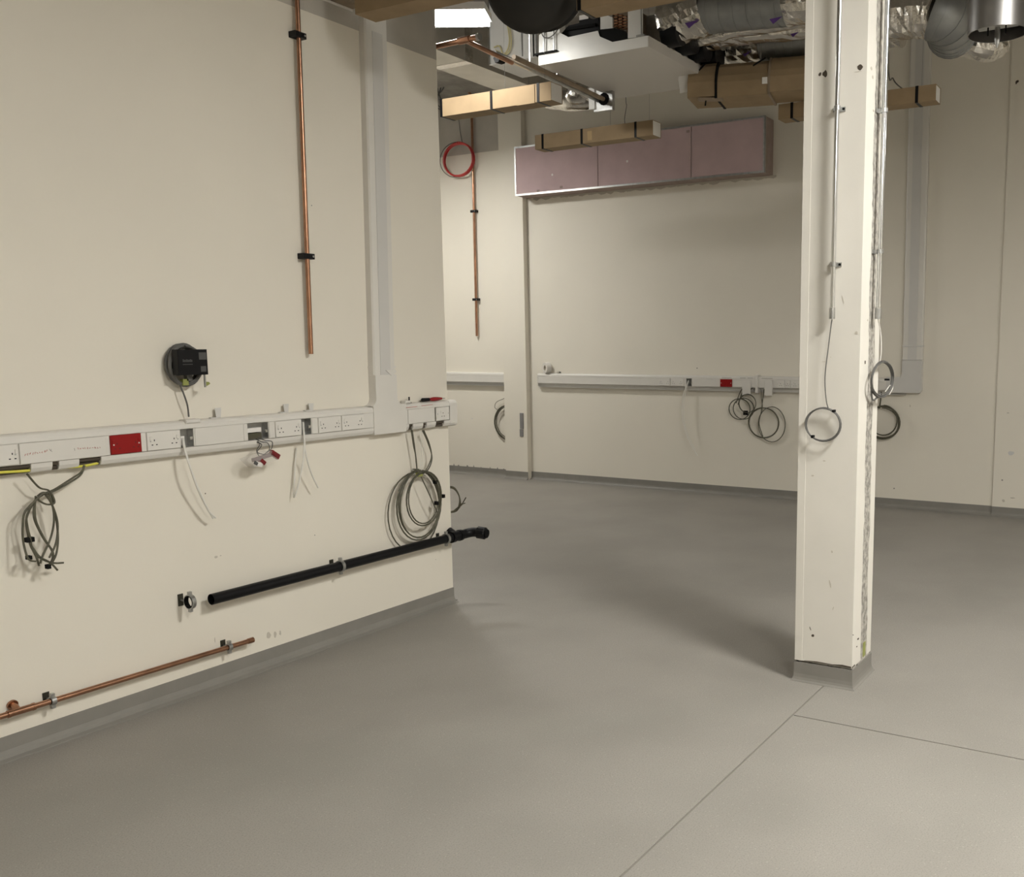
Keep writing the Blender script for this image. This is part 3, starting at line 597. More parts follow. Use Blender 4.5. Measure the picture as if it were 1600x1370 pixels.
# L riser on the far wall
t = thing('riser_trunking', 'white vertical trunking on the far wall right of the column', 'trunking', 'F', (-2.5, 0, ZB))
r0, r1 = -2.590, -2.385
part('elbow', MB().prism([(x, -.058, z) for x, z in ((-2.75, ZB+.02), (r1-.02, ZB+.02), (r1, ZB+.04), (r1, 1.56), (r0, 1.56), (r0, 1.42), (r0-.02, ZT+.012), (-2.75, ZT+.012))], (0, .058, 0)), PVCG, t)
part('channel', MB().prism([(r0+x, -d, 1.5605) for x, d in ((0, 0), (0, .045), (.012, .052), (.193, .052), (.205, .045), (.205, 0))], Vector((-.006, 0, 1))*(CEIL-1.5605)), PVC, t)
part('lid', MB().prism([(r0+x, -d, 1.5605) for x, d in ((.055, .05), (.055, .056), (.145, .056), (.145, .05))], Vector((-.006, 0, 1))*(CEIL-1.5605)), PVCG, t)
part('joint_clip', MB().bbox((r0-.004, -.058, 1.70), (r1+.004, 0, 1.716), .002), PVCG, t); part('joint_clip', MB().bbox((r0-.003, -.058, 1.565), (r1+.003, 0, 1.575), .002), PVCG, t)
# recess trunking
ra, rb = -9.55, -7.745
t = thing('dado_trunking', 'white trunking on the recess wall between partition and pier', 'trunking', 'F', (-8.3, 0, ZB))
part('upper_lid', ext(MB(), UP_P, ra, rb), PVC, t); part('open_channel', MB().box((ra, -.050, ZB-.004), (rb, -.001, ZB-.001)), PVCG, t); part('back_channel', MB().box((ra, -.003, ZB), (rb, 0, ZL)), PVCG, t); part('front_panel', MB().bbox((ra, -.0525, ZL), (rb, 0, ZU), .001), PVC, t)
# cables on the far wall
t = thing('cable_coil', 'pair of small overlapping olive cable coils below the far trunking', 'cable', 'F', P('F', 1165, 615, .04))
for k, (u0, v0, u1, v1, n) in enumerate(((1139, 622, 1172, 657, 2), (1145, 621, 1178, 656, 2), (1154, 615, 1182, 645, 2))):
    part('loop', MB().tube(loops('F', u0, v0, u1, v1, n, .04+.012*k, .03, seed=60+k), .005, 6), CABO, t, True)
for pts in (((1159, 608), (1155, 616), (1150, 630)), ((1162, 608), (1158, 618), (1153, 632)), ((1176, 606), (1166, 614), (1158, 618))): part('tail', cable('F', [P('F', u, v, .05) for u, v in pts], .005), CABO, t, True)
tie('F', 1165, 645, .06, MATTE, t, .05, .05)
t = thing('cable_coil', 'larger dark cable coil hanging just left of the column on the far wall', 'cable', 'F', P('F', 1193, 635, .04))
part('loop', MB().tube(loops('F', 1170, 636, 1217, 685, 4, .04, .02, seed=71), .006, 6), CABO, t, True)
part('loop', MB().tube(loops('F', 1185, 634, 1227, 692, 1, .05, .02, seed=72), .005, 6), CABO, t, True)
for pts in (((1189, 608), (1190, 622), (1191, 638), (1186, 660), (1192, 682)), ((1194, 608), (1192, 622), (1190, 640))): part('tail', cable('F', [P('F', u, v, .05) for u, v in pts], .005), CABO, t, True)
t = thing('cable_coil', 'olive cable coil on the far wall seen just right of the column', 'cable', 'F', P('F', 1385, 632, .04))
for k in range(3): part('loop', MB().tube(loops('F', 1352+3*k, 633, 1407-2*k, 689-3*k, 2, .04+.01*k, .05, seed=80+k), .006, 6), CABO, t, True)
part('tail', cable('F', [P('F', 1377, 612, .05), P('F', 1376, 625, .05), P('F', 1374, 638, .05)], .008), CABO, t, True)
white_cable('long white cable drooping from the open box of the far trunking', [[(1076, 594, .03), (1072, 604, .07), (1067, 620, .09), (1066, 650, .10), (1070, 670, .10), (1078, 692, .09), (1090, 712, .08)], [(1076, 595, .03), (1073, 606, .07), (1069, 625, .09), (1069, 655, .10), (1076, 682, .10), (1086, 702, .09)]], 'F', .004)
t = thing('cable_coil', 'half hidden dark cable coil hanging left of the pier', 'cable', 'F', P('F', 793, 632, .04))
for k in range(2): part('loop', MB().tube(loops('F', 771+2*k, 632+k, 818, 690-2*k, 2, .035+.01*k, .05, seed=90+k), .006, 6), CABO, t, True)
part('tail', cable('F', [P('F', 793, 598, .04), P('F', 792, 615, .04), P('F', 788, 622, .04), P('F', 776, 628, .04), P('F', 773, 636, .04), P('F', 777, 640, .04)], .0035), CABO, t, True)
t = thing('cable_coil', 'red cable coil hanging beside the copper pipe on the recess wall', 'cable', 'F', P('F', 717, 225, .06))
part('coil', MB().tube(loops('F', 692, 226, 741, 273, 5, .10, .035, seed=95, spread=.06), .009, 6), CABR, t, True)
part('outer_strand', MB().tube(loops('F', 687, 225, 739, 274, 1, .09, .01, seed=96), .005, 6), CAB, t, True)
part('tail', cable('F', [P('F', 716, 178, .06), P('F', 719, 205, .07), P('F', 723, 226, .09)], .005), CAB, t, True)
# tape roll and stub on far trunking
q = P('F', 854, 575, .035); rr = .068
t = thing('tape_roll', 'roll of grey white tape standing on the left end of the far trunking', 'tape roll', 'F', (q.x, -.03, ZT))
part('roll', MB().pipe((q.x-.01, -.060, ZT+rr), (q.x+.02, -.004, ZT+rr), rr, rr*.55, 24), PVC, t, True); part('core', MB().pipe((q.x-.0105, -.061, ZT+rr), (q.x+.02, -.003, ZT+rr), rr*.55, rr*.42, 24), SCUFF, t, True)
q = P('F', 873, 580, .03); t = thing('cable_gland', 'small dark plastic gland lying on the far trunking beside the tape roll', 'fitting', 'F', (q.x, -.03, ZT))
part('nut', MB().tube([(q.x-.022, -.03, ZT+.014), (q.x+.010, -.03, ZT+.014)], .014, 6), SCUFF, t); part('stub', MB().tube([(q.x+.010, -.03, ZT+.014), (q.x+.03, -.03, ZT+.012)], .009, 8), CAB, t)
# level / grey plate on pier
pf = XF-9.99; q0, q1 = P('F', 812.5, 645, pf+.002), P('F', 819, 682, pf+.002)
t = thing('label_plate', 'narrow dark grey plate fixed low on the pier', 'plate', 'F', ((q0.x+q1.x)/2, -pf-.002, q1.z))
part('plate', MB().bbox((q0.x, -pf-.012, q1.z+.10), (q1.x-.005, -pf-.0003, q0.z), .002), RING, t); part('lower_plate', MB().bbox((q0.x-.008, -pf-.010, q1.z), (q1.x-.012, -pf-.0003, q1.z+.094), .002), RING, t)
part('dark_gap', MB().box((-7.68, -pf-.0465, .1), (-7.50, -pf-.001, .108)), GRIME_SHADE, t) if False else None
# pink box
bx0, bx1, bz0, bz1 = -7.372, -4.074, 3.553, 4.132
t = thing('bulkhead_box', 'pink plasterboard bulkhead box with silver edge trim high on the far wall', 'bulkhead', 'F', ((bx0+bx1)/2, 0, bz0))
xs = [bx0, A('F', 934, 3.85, .24), A('F', 1080, 3.85, .24), bx1]
for k in range(3): part('front_board', MB().bbox((xs[k]+.004, -.24, bz0+.002), (xs[k+1]-.004, -.2275, bz1-.002), .0015), PINK, t)
part('cut_flap', MB().bbox((A('F', 1107, 3.8, .242), -.2415, bz0+.05), (A('F', 1152, 3.8, .242), -.2402, bz1-.13), .0004), PINK, t)
part('side_board', MB().box((bx1-.0125, -.2275, bz0), (bx1, -.0005, bz1)), PINKD, t); part('side_board', MB().box((bx0, -.2275, bz0), (bx0+.0125, -.0005, bz1)), PINKD, t)
part('bottom_board', MB().box((bx0+.0125, -.2275, bz0), (bx1-.0125, -.0005, bz0+.0125)), PINKD, t); part('top_board', MB().box((bx0+.0125, -.2275, bz1-.0125), (bx1-.0125, -.0005, bz1)), PINKD, t)
for (a_, b_) in (((bx0-.003, -.244, bz0-.004), (bx1+.003, -.2405, bz0+.018)), ((bx0-.003, -.244, bz1-.018), (bx1+.003, -.2405, bz1+.004)), ((bx0-.003, -.244, bz0+.018), (bx0+.018, -.2405, bz1-.018)), ((bx1-.018, -.244, bz0+.018), (bx1+.003, -.2405, bz1-.018))):
    part('edge_trim', MB().box(a_, b_), STEEL, t)
part('return_trim', MB().box((bx1+.0005, -.244, bz0-.004), (bx1+.003, -.215, bz1+.004)), STEEL, t)
for u, v in ((863, 273), (980, 252)): q = P('F', u, v, .241); part('filler_spot', MB().tube([q, q+Vector((0, -.002, 0))], .014, 8), PAPER, t)
for u, v in ((877, 292), (841, 298), (1075, 205)): q = P('F', u, v, .241); part('dark_chip', MB().box(q-Vector((.02, .0015, .015)), q+Vector((.02, .0005, .012))), PINKD, t)
b = MB()
for k in range(24):
    x = bx0+.1+k*.135; b.prism([(x, -.004, bz0+.004), (x, -.004, bz0-random.uniform(.015, .03)), (x+.05, -.004, bz0-random.uniform(.02, .045)), (x+.10, -.004, bz0-random.uniform(.015, .035)), (x+.135, -.004, bz0-.018), (x+.135, -.004, bz0+.004)], (0, .0035, 0))
part('rough_seal', b, SCUFF, t)
# ================================================================== OVERHEAD
ZC = 3.5
def carton(label, x, ya, yb, straps, w_=.15, h_=.11, z=ZC, mm=CARD, ends=(True, True), wires=(.2, .8)):
    """long luminaire carton along Y, ya > yb (left to right in view)"""
    t = thing('luminaire_carton', label, 'carton', 'W', (x+w_/2, (ya+yb)/2, z), 'long cartons hanging under the ceiling')
    b = MB(); k = .003
    b.box((x, yb, z), (x+w_, yb+.0, z)) if False else None
    b.box((x, yb, z), (x+k, ya, z+h_)); b.box((x+w_-k, yb, z), (x+w_, ya, z+h_)); b.box((x+k, yb, z), (x+w_-k, ya, z+k)); b.box((x+k, yb, z+h_-k), (x+w_-k, ya, z+h_))
    part('sleeve', b, mm, t)
    if ends[1]: part('end_flap', MB().box((x+k, yb+.004, z+k), (x+w_-k, yb+.008, z+h_-k)), PAPER, t)
    if ends[0]: part('end_flap', MB().box((x+k, ya-.008, z+k), (x+w_-k, ya-.004, z+h_-k)), mm, t)
    for y in straps:
        b = MB(); e = .0025; ww = .011
        b.box((x-e, y-ww, z-e), (x, y+ww, z+h_+e)); b.box((x+w_, y-ww, z-e), (x+w_+e, y+ww, z+h_+e)); b.box((x, y-ww, z-e), (x+w_, y+ww, z)); b.box((x, y-ww, z+h_), (x+w_, y+ww, z+h_+e))
        part('strap', b, BLACK, t)
    if wires:
        for y in (ya-f_*(ya-yb) for f_ in wires): part('suspension_wire', MB().tube([(x+w_/2, y, z+h_), (x+w_/2, y, CEIL-.0015)], .0009, 5), CAB, t)
    return t
def yz(u, v, z=ZC): return onz(u, v, z)
def sp_on(x, us, z=ZC, h_=.055): return [onx(u, 0, x).y for u in us]
def yat(u, x, z):
    v = 100.0
    for _ in range(30): v += (onx(u, v, x).z-z)*100
    return onx(u, v, x).y
# A
xa = yz(800, 165.5).x
ta = carton('kraft carton with black straps hanging behind the partition end under the foil duct', xa, yat(688, xa, ZC), yat(861, xa, ZC), [yat(768, xa, ZC), yat(841, xa, ZC), yat(690, xa, ZC)], mm=CARD, h_=.13, wires=(.55, .9))
ya1, ya2 = yat(768, xa, ZC)-.02, yat(828, xa, ZC)
part('patch_sleeve', MB().box((xa-.004, yat(808, xa, ZC), ZC-.004), (xa-.001, yat(841, xa, ZC)+.03, ZC+.125)), CARD, ta)
# B, C
xb = yz(930, 222).x
tb = carton('kraft carton with black straps hanging in front of the pink bulkhead box', xb, yat(836, xb, ZC), yat(1020, xb, ZC), [yat(848, xb, ZC), yat(909, xb, ZC), yat(993, xb, ZC)], h_=.125, wires=(.62, .94))
part('tape', MB().box((xb-.001, yat(925, xb, ZC), ZC+.02), (xb-.0005, yat(918, xb, ZC), ZC+.1)), CARD_REFLECT, tb)
xc = yz(1425, 161).x
carton('dark carton passing behind the column with its torn white end showing', xc, yat(1216, xc, ZC), yat(1462, xc, ZC), [yat(1237, xc, ZC), yat(1432, xc, ZC)], h_=.115, wires=(.62, .9))
# D, E
xd = yz(600, 12).x
xd = 3.98
carton('carton overhead at the top edge in front of the riser trunking', xd, yat(555, xd, ZC), 2.95, [3.2], h_=.15, w_=.15, mm=CARD, wires=(.3, .8))
xe_ = yz(960, 4.5).x
carton('carton overhead at the top edge in front of the ceiling unit', xe_, yat(901, xe_, ZC), yat(901, xe_, ZC)-1.1, [yat(905, xe_, ZC)], h_=.14)
# G big wrapped carton
gl, gr = onz(1074, 153, 3.62), onz(1264, 139, 3.62); gd = (gr-gl); gd.normalize(); gn = Vector((-gd.y, gd.x, 0)); gn = gn if gn.x > 0 else -gn
t = thing('wrapped_carton', 'big brown flattened carton wrapped round a duct beside the white ceiling unit', 'carton', 'W', gl)
gr2 = gl+gd*1.25; hh = .27
prof = [(0, 0), (.0, .11), (.015, .16), (.06, .235), (.11, hh), (.34, hh), (.36, 0)]
b = MB(); b.prism([gl+gn*a_+Vector((0, 0, z)) for a_, z in prof], gd*.225); part('wrap_panel', b, CARD, t)
b = MB(); b.prism([gl+gd*.232+gn*(a_+.006)+Vector((0, 0, z-.012)) for a_, z in prof], gd*.40); part('wrap_panel', b, CARD, t)
b = MB(); b.prism([gl+gd*.636+gn*(a_-.004)+Vector((0, 0, z)) for a_, z in prof], gd*.62); part('wrap_panel', b, CARD, t)
for s_, m_ in ((.215, MATTE), (.622, TIMBER)):
    b = MB(); b.prism([gl+gd*s_+gn*(a_-(.006 if a_ < .2 else -.006))+Vector((0, 0, z+(.005 if z > .1 else -.016))) for a_, z in prof], gd*.018); part('strap', b, m_, t)
b = MB()
for s_, L in ((.10, .06), (.53, .12)):
    q = gl+gd*s_+gn*.045+Vector((0, 0, .235)); b.tube([q-gn*.02-gd*L*.2-Vector((0, 0, .03)), q+gd*L*.5+gn*.03+Vector((0, 0, .035))], .006, 5)
part('torn_slit', b, MATTE, t)
part('tape', MB().prism([gl+gd*(.60+x)-gn*.0062+Vector((0, 0, z)) for x, z in ((-.02, .06), (.02, .06), (.02, .108), (-.02, .108))], -gn*.001), PAPER, t)
part('bottom_flap', MB().prism([gl+gd*x+gn*.01+Vector((0, 0, z)) for x, z in ((.08, 0), (.27, -.012), (.27, -.03), (.08, -.02))], gn*.05), TIMBER, t)
part('paper_flap', MB().prism([gl+gd*x+gn*.05+Vector((0, 0, z)) for x, z in ((0, .06), (-.07, .05), (-.085, .16), (-.08, .19), (0, .215))], gn*.003), PAPER, t)
part('loose_tie', MB().tube([gl+gd*.14+gn*.03+Vector((0, 0, -.02)), gl+gd*.135+gn*.03+Vector((0, 0, -.06))], .006, 5), MATTE, t)
for s_, o_ in ((.2, .22), (.55, .10)): q = gl+gd*s_+gn*o_; part('hanger_rod', MB().tube([q+Vector((0, 0, hh)), Vector((q.x, q.y, CEIL-.0015))], .005, 6), STEEL, t)
# ------------------------------------------------------------------ white ceiling unit
ZF = 3.8
f0, f1, f2 = onz(843, 103, ZF), onz(1012, 72.5, ZF), onz(951, 156, ZF)
fx0, fx1, fya, fyb = (f0.x+f1.x)/2, f2.x, f0.y, f1.y
t = thing('ceiling_unit', 'open white ceiling fan coil unit with grey underside and black fan scrolls', 'ceiling unit', 'W', ((fx0+fx1)/2, (fya+fyb)/2, ZF))
def fu(u, v, X=None): return onx(u, v, X or fx0)
part('base_panel', MB().box((fx0, fyb, ZF), (fx1, fya, ZF+.012)), PANELG, t)
LZ = fu(845, 86).z
part('front_lip', MB().box((fx0-.003, fyb, ZF+.001), (fx0, fya, LZ)), ENAMEL, t); part('side_lip', MB().box((fx0, fyb-.003, ZF+.001), (fx1, fyb, LZ)), PANELG, t); part('side_lip', MB().box((fx0, fya, ZF+.001), (fx1, fya+.003, LZ)), PANELG, t)
xi = fx0+.03
poly = [(842, 55), (867, 40), (874, 43), (875, 51), (888, 58), (934, 48), (937, 57), (958, 66), (990, 60), (990, 64), (842, 91)]
part('front_plate', MB().prism([onx(u, v, xi) for u, v in poly], (.004, 0, 0)), ENAMEL, t)
X2 = xi+.06
part('fan_scroll', MB().prism([onx(u, v, X2) for u, v in ((874, 56), (888, 40), (905, 36), (905, 30), (935, 22), (937, 60), (886, 66))], (.30, 0, 0)), BLACK, t)
part('scroll_label', MB().prism([onx(u, v, X2-.003) for u, v in ((905, 24.5), (919, 22), (919, 29), (905, 31.5))], (.002, 0, 0)), PAPER, t)
part('scroll_ridge', MB().prism([onx(u, v, X2-.02) for u, v in ((884, 43), (930, 36), (930, 41), (884, 48))], (.02, 0, 0)), MATTE, t)
part('bearing_plate', MB().prism([onx(u, v, X2) for u, v in ((938, 20), (957, 27), (957, 46), (938, 49))], (.02, 0, 0)), ENAMEL, t)
part('drip_tray', MB().prism([onx(u, v, xi+.01) for u, v in ((934, 55), (938, 46), (960, 44), (975, 48), (992, 58), (957, 66))], (.25, 0, 0)), MATTE, t)
b = MB()
for i in range(5):
    for j in range(3):
        q = onx(960+j*7, 24+i*4.6+j*2, X2+.02); b.tube([q, q+Vector((-.015, -.012, 0)), q+Vector((-.012, -.03, 0)), q+Vector((.01, -.034, 0))], .006, 6)
part('copper_coil', b, COPPER, t, True)
part('coil_block', MB().prism([onx(u, v, X2+.05) for u, v in ((957, 10), (980, 6), (980, 55), (957, 50))], (.4, 0, 0)), TIMBER, t)
part('end_plate', MB().prism([onx(u, v, xi) for u, v in ((981, 5), (1004, 5), (1004, 57), (981, 60))], (.004, 0, 0)), ENAMEL, t)
part('back_casing', MB().box((fx0+.42, fyb+.03, ZF+.02), (fx1-.02, fya-.03, ZF+.36)), STEEL, t)
for yy in (fyb+.06, fya-.04, fya-.13):
    for xx in (fx0+.012, fx1-.05): part('hanger_rod', MB().tube([(xx, yy, ZF+.01), (xx, yy, CEIL-.0015)], .006, 6), STEEL, t)
part('foot_bracket', MB().box((fx0-.02, fya-.17, LZ), (fx0+.05, fya+.03, LZ+.012)), MATTE, t); part('foot_bracket', MB().box((fx0-.012, fyb+.03, LZ), (fx0+.03, fyb+.09, LZ+.014)), STEEL, t)
part('cable_loop', MB().tube(smooth_path([onx(u, v, fx0+.005) for u, v in ((846, 44), (848, 56), (857, 59), (866, 53), (873, 44))], 5), .004, 6), CAB, t, True)
for k in range(5):
    q = onx(1028+k*17, 48+k*11.5, fx0+.25+.19*k)
b = MB()
SPG = []
for k in range(4):
    c_ = Vector((fx0+.30+.22*k, fyb-.004, ZF+.155)); SPG.append(c_); part('spigot', MB().tube([c_+Vector((0, .03, 0)), c_+Vector((0, -.10, 0))], .088, 18), BLACK, t, True)
# ------------------------------------------------------------------ foil ducts from the unit
def crumple(amp, seed, n=16):
    rnd = random.Random(seed); tb = {}
    def f(i, j):
        if (i, j) not in tb: tb[(i, j)] = 1+rnd.uniform(-amp, amp)
        return tb[(i, j)]
    return f
def line_pts(a, c, n): return [a+(c-a)*(i/n) for i in range(n+1)]
def foil_duct(label, segs, grp='foil ducts under the ceiling', tapes=()):
    t = thing('foil_duct', label, 'duct', 'W', segs[0][0][0], grp)
    for k, (pts, r, kind) in enumerate(segs):
        if kind == 'foil': part('foil_sleeve', MB().tube(pts, r, 18, rf=crumple(.06, 100+k+int(abs(pts[0][1])*50), 20)), FOIL, t)
        else:
            part('spiral_section', MB().tube(pts, r, 24), SPIRAL, t, True)
            L = len(pts)
            for i in range(1, L-1, max(1, L//6)):
                d = (pts[min(i+1, L-1)]-pts[i-1]).normalized(); part('seam_ring', MB().tube([pts[i]-d*.004, pts[i]+d*.004], r*1.025, 24), SPIRAL, t, True)
    for q, s_ in tapes:
        s_ *= .62
        part('purple_tape', MB().prism([q, q+Vector((0, -s_, .004)), q+Vector((0, -s_*.3, -s_*.38))], (.003, 0, 0)), PURPLE, t)
    L = segs[0][0]; q = L[len(L)//2]; part('hanger', MB().tube([q, (q.x, q.y, CEIL-.0015)], .004, 6), STEEL, t)
    return t
def dl(u0, v0, X0_, u1, v1, X1_, n): return line_pts(onx(u0, v0, X0_), onx(u1, v1, X1_), n)
XA, XB, XD = fx0+.35, fx0+.55, fx0+1.2
sa = onx(1045, 32, XA)
foil_duct('large foil and spiral duct at the top running to the column', [(dl(1040, 42, XA, 1104, 18, XA, 12), .155, 'foil'), (dl(1104, 18, XA, 1232, 4, XA, 12), .15, 'spiral'), (dl(1232, 4, XA, 1300, -4, XA, 8), .152, 'foil')], tapes=((onx(1070, 36, XA-.16), .17), (onx(1202, 30, XA-.14), .15)))
foil_duct('slim wrinkled foil pipe between the larger ducts', [(smooth_path([onx(1062, 62, XB), onx(1095, 62, XB), onx(1130, 54, XB), onx(1140, 49, XB), onx(1200, 41, XB), onx(1262, 31, XB), onx(1300, 26, XB)], 5), .048, 'foil')])
foil_duct('mid foil duct flattened behind the slim pipe', [(dl(1062, 58, XB+.2, 1130, 54, XB+.2, 10), .11, 'foil'), (dl(1130, 54, XB+.2, 1300, 38, XB+.2, 12), .085, 'foil')], tapes=((onx(1235, 53, XB+.05), .10),))
foil_duct('lower foil and spiral duct just above the wrapped carton', [(dl(1082, 80, XD, 1193, 71, XD, 14), .135, 'foil'), (dl(1193, 71, XD, 1300, 58, XD, 8), .135, 'spiral')], tapes=((onx(1160, 84, XD-.14), .10),))
# right of the column
XR = 7.0
foil_duct('foil duct with grey ribbed elbow right of the column', [(smooth_path([onx(1340, 30, XR), onx(1395, 25, XR), onx(1435, 20, XR), onx(1462, 21, XR)], 6), .165, 'foil'),
    (smooth_path([onx(1460, 21, XR), onx(1474, 26, XR+.02), onx(1484, 36, XR+.10), onx(1487, 46, XR+.25), onx(1487, 52, XR+.40)], 4), .172, 'spiral')])
foil_duct('low foil duct stub behind the ribbed elbow', [(dl(1330, 50, 7.75, 1412, 46, 7.75, 10), .13, 'foil')])
foil_duct('short foil bend below the steel cylinder', [(smooth_path([onx(1505, 60, 7.75), onx(1528, 68, 7.75), onx(1548, 72, 7.8), onx(1558, 64, 7.85)], 5), .11, 'foil')])
# steel cylinder
q = at(1559, 53, 5.1); R0 = .155
t = thing('steel_cylinder', 'short brushed steel cylinder with dark open mouth hanging at top right', 'extract cowl', 'W', q)
part('shell', MB().pipe(q, q+Vector((.0, 0, .42)), R0, R0-.006, 48), SPUN, t, True)
part('inner_disc', MB().tube([q+Vector((0, 0, .06)), q+Vector((0, 0, .07))], R0-.006, 32), MATTE, t)
part('crossbar', MB().box(q+Vector((-.05, -.10, .03)), q+Vector((.02, .10, .045))), STEEL, t)
part('spindle', MB().tube([q+Vector((-.01, 0, .07)), q+Vector((-.01, 0, -.03)), q+Vector((-.01, 0, -.055)), q+Vector((-.01, 0, -.075))], [.014, .014, .011, .004], 10), STEEL, t)
for s_ in (-1, 1): part('mouth_screw', MB().tube([q+Vector((-.03, s_*.045, .04)), q+Vector((-.03, s_*.045, -.012))], .004, 6), MATTE, t)
part('top_plate', MB().tube([q+Vector((0, 0, .42)), q+Vector((0, 0, .43))], R0+.01, 40), STEEL, t); part('hanger', MB().tube([q+Vector((0, 0, .43)), Vector((q.x, q.y, CEIL-.0015))], .008, 8), STEEL, t)
q2 = onx(1519, 5, q.x); part('lug', MB().tube([q+Vector((-.05, .16, .22)), q+Vector((-.05, .13, .22))], .012, 8), STEEL, t)
# black lagged duct end
q = at(823, -20, 5.2); ax = (at(876, -34, 6.0)-q).normalized()
t = thing('lagged_duct', 'dark grey lagged duct with rounded end at the top of the picture', 'duct', 'W', q)
Rb = .239
part('lagging', MB().tube([q-ax*.10, q-ax*.07, q-ax*.02, q+ax*.05, q+ax*.32], [.13, .188, .225, Rb, Rb], 36), DUCTB, t, True)
part('collar', MB().tube([q+ax*.32, q+ax*.325, q+ax*.38, q+ax*.385], [Rb, Rb+.016, Rb+.016, Rb], 36), DUCTB, t, True)
part('duct_run', MB().tube([q+ax*.385, q+ax*.62], Rb-.004, 36), DUCTB, t, True)
part('band', MB().tube([q+ax*.50, q+ax*.53], Rb+.006, 36), STEEL, t, True)
part('hanger', MB().tube([q+ax*.3, Vector(((q+ax*.3).x, (q+ax*.3).y, CEIL-.0015))], .006, 6), STEEL, t)
# rectangular duct behind the partition end, along X
zq = 4.2; yn, yf = onz(720, 92, zq).y, onz(720, 121, zq).y
t = thing('rectangular_duct', 'foil wrapped rectangular duct running back behind the partition end', 'duct', 'W', (6.4, (yn+yf)/2, zq))
part('foil_wrap', MB().box((4.3, yn, zq), (8.7, yf, zq+.40)), mat('satin foil wrap', (.55, .52, .46), .38, .8, noise=.15, nscale=4, bump=.25, bscale=5), t)
part('tape_band', MB().box((6.9, yn-.002, zq-.002), (7.0, yf+.002, zq+.402)), FOIL, t); part('painted_reflection', MB().box((5.9, yn+.1, zq-.0015), (6.4, yf-.1, zq)), CARD_REFLECT, t)  # thin patch paints an orange reflection on the duct underside
for xx in (5.2, 7.8): part('hanger', MB().tube([(xx, yn-.02, zq), (xx, yn-.02, CEIL-.0015)], .005, 6), STEEL, t)
# bright plenum box left of the unit
XP = 6.75; p0, p1 = onx(766, 102, XP), onx(836, 88, XP)
t = thing('plenum_box', 'bright galvanised plenum box between the rectangular duct and ceiling unit', 'duct', 'W', (XP, (p0.y+p1.y)/2, p0.z))
part('casing', MB().box((XP, p1.y, p0.z), (XP+.45, p0.y, CEIL-.0015)), ENAMEL, t); part('edge_flange', MB().box((XP-.012, p0.y-.012, p0.z), (XP, p0.y+.004, CEIL-.0015)), BRIGHT, t)
t2 = thing('yellow_wires', 'loose pale yellow wires in front of the bright plenum box', 'wires', 'W', onx(790, 84, XP-.03))
for pts in (((793, 40), (796, 62), (793, 78), (786, 84), (774, 78)), ((796, 40), (799, 64), (796, 80), (789, 86)), ((786, 86), (780, 72), (772, 74))):
    part('wire', MB().tube(smooth_path([onx(u, v, XP-.03) for u, v in pts], 5), .006, 6), mat('pale yellow wire', (.62, .55, .28), .5), t2, True)
for u in (816, 834, 838): q = onx(u, 88, 6.4); part('support_rod', MB().tube([q, (q.x, q.y, CEIL-.0015)], .007, 6), STEEL if u != 834 else MATTE, t)
# copper pipe and rails under the duct
zr = 3.68
t = thing('copper_pipe', 'copper pipe branching under the bright panel light', 'pipe', 'W', onz(720, 63, zr))
a, c = onz(676, 74, zr), onz(746, 58, zr); part('tube', MB().tube([a+(a-c)*.6, c], .017, 10), COPPER, t, True)
j = a+(c-a)*.72; part('tee', MB().tube([j-(c-a)*.12, j+(c-a)*.12], .023, 12), COPPER, t, True); part('valve', MB().tube([c, c+(c-a)*.05], .024, 8), STEEL, t)
e_ = onz(800, 98, zr); part('branch', MB().tube([j, e_], .016, 10), COPPER, t, True)
q = a-(c-a)*.45; part('hanger', MB().tube([q, (q.x, q.y, CEIL-.0015)], .005, 6), STEEL, t); part('hanger_clip', MB().box(q-Vector((.02, .02, .025)), q+Vector((.02, .02, .03))), STEEL, t)
t = thing('pipe_rail', 'pair of dark parallel steel pipes running back to a galvanised bracket', 'pipe', 'W', onz(860, 125, 3.74))
ZR = 3.74
a, c = onz(772, 82, ZR), onz(938, 158, ZR)
part('tube', MB().tube([a, c], .018, 10), STEEL, t, True); part('tube', MB().tube([a+Vector((.15, -.055, .0)), c+Vector((0, -.055, 0))], .018, 10), TIMBER, t, True)
part('end_valve', MB().tube([onz(776, 90, ZR), onz(786, 93, ZR)], .036, 6), MATTE, t)
for f in (.3, .55): q = a+(c-a)*f; part('hanger', MB().tube([q, (q.x, q.y, CEIL-.0015)], .006, 6), STEEL, t)
q = c; part('bracket', MB().box(q+Vector((-.04, -.14, -.09)), q+Vector((.0, .04, .09))), STEEL, t); part('bracket_lip', MB().box(q+Vector((-.06, .02, -.07)), q+Vector((-.04, .075, .10))), ENAMEL, t)
part('bracket_core', MB().tube([q+Vector((-.042, -.06, 0)), q+Vector((-.046, -.06, 0))], .05, 12), MATTE, t)
t = thing('foil_duct', 'crumpled foil flexible duct under the far end of the kraft carton', 'duct', 'W', onz(900, 165, 3.78), 'foil ducts under the ceiling')
pts = smooth_path([onx(838, 150, 7.6), onx(870, 156, 7.5), onx(900, 158, 7.4), onx(930, 154, 7.4)], 6)
part('foil_sleeve', MB().tube(pts, [.06]+[.085]*(len(pts)-2)+[.07], 18, rf=crumple(.06, 55)), FOIL, t, True)
part('foil_bulge', MB().tube(line_pts(onx(888, 150, 7.35), onx(922, 146, 7.35), 8), [.05, .075, .09, .095, .09, .09, .085, .08, .06], 16, rf=crumple(.09, 57)), FOIL, t, True); part('hanger', MB().tube([pts[8], Vector((pts[8].x, pts[8].y, CEIL-.0015))], .004, 6), STEEL, t)
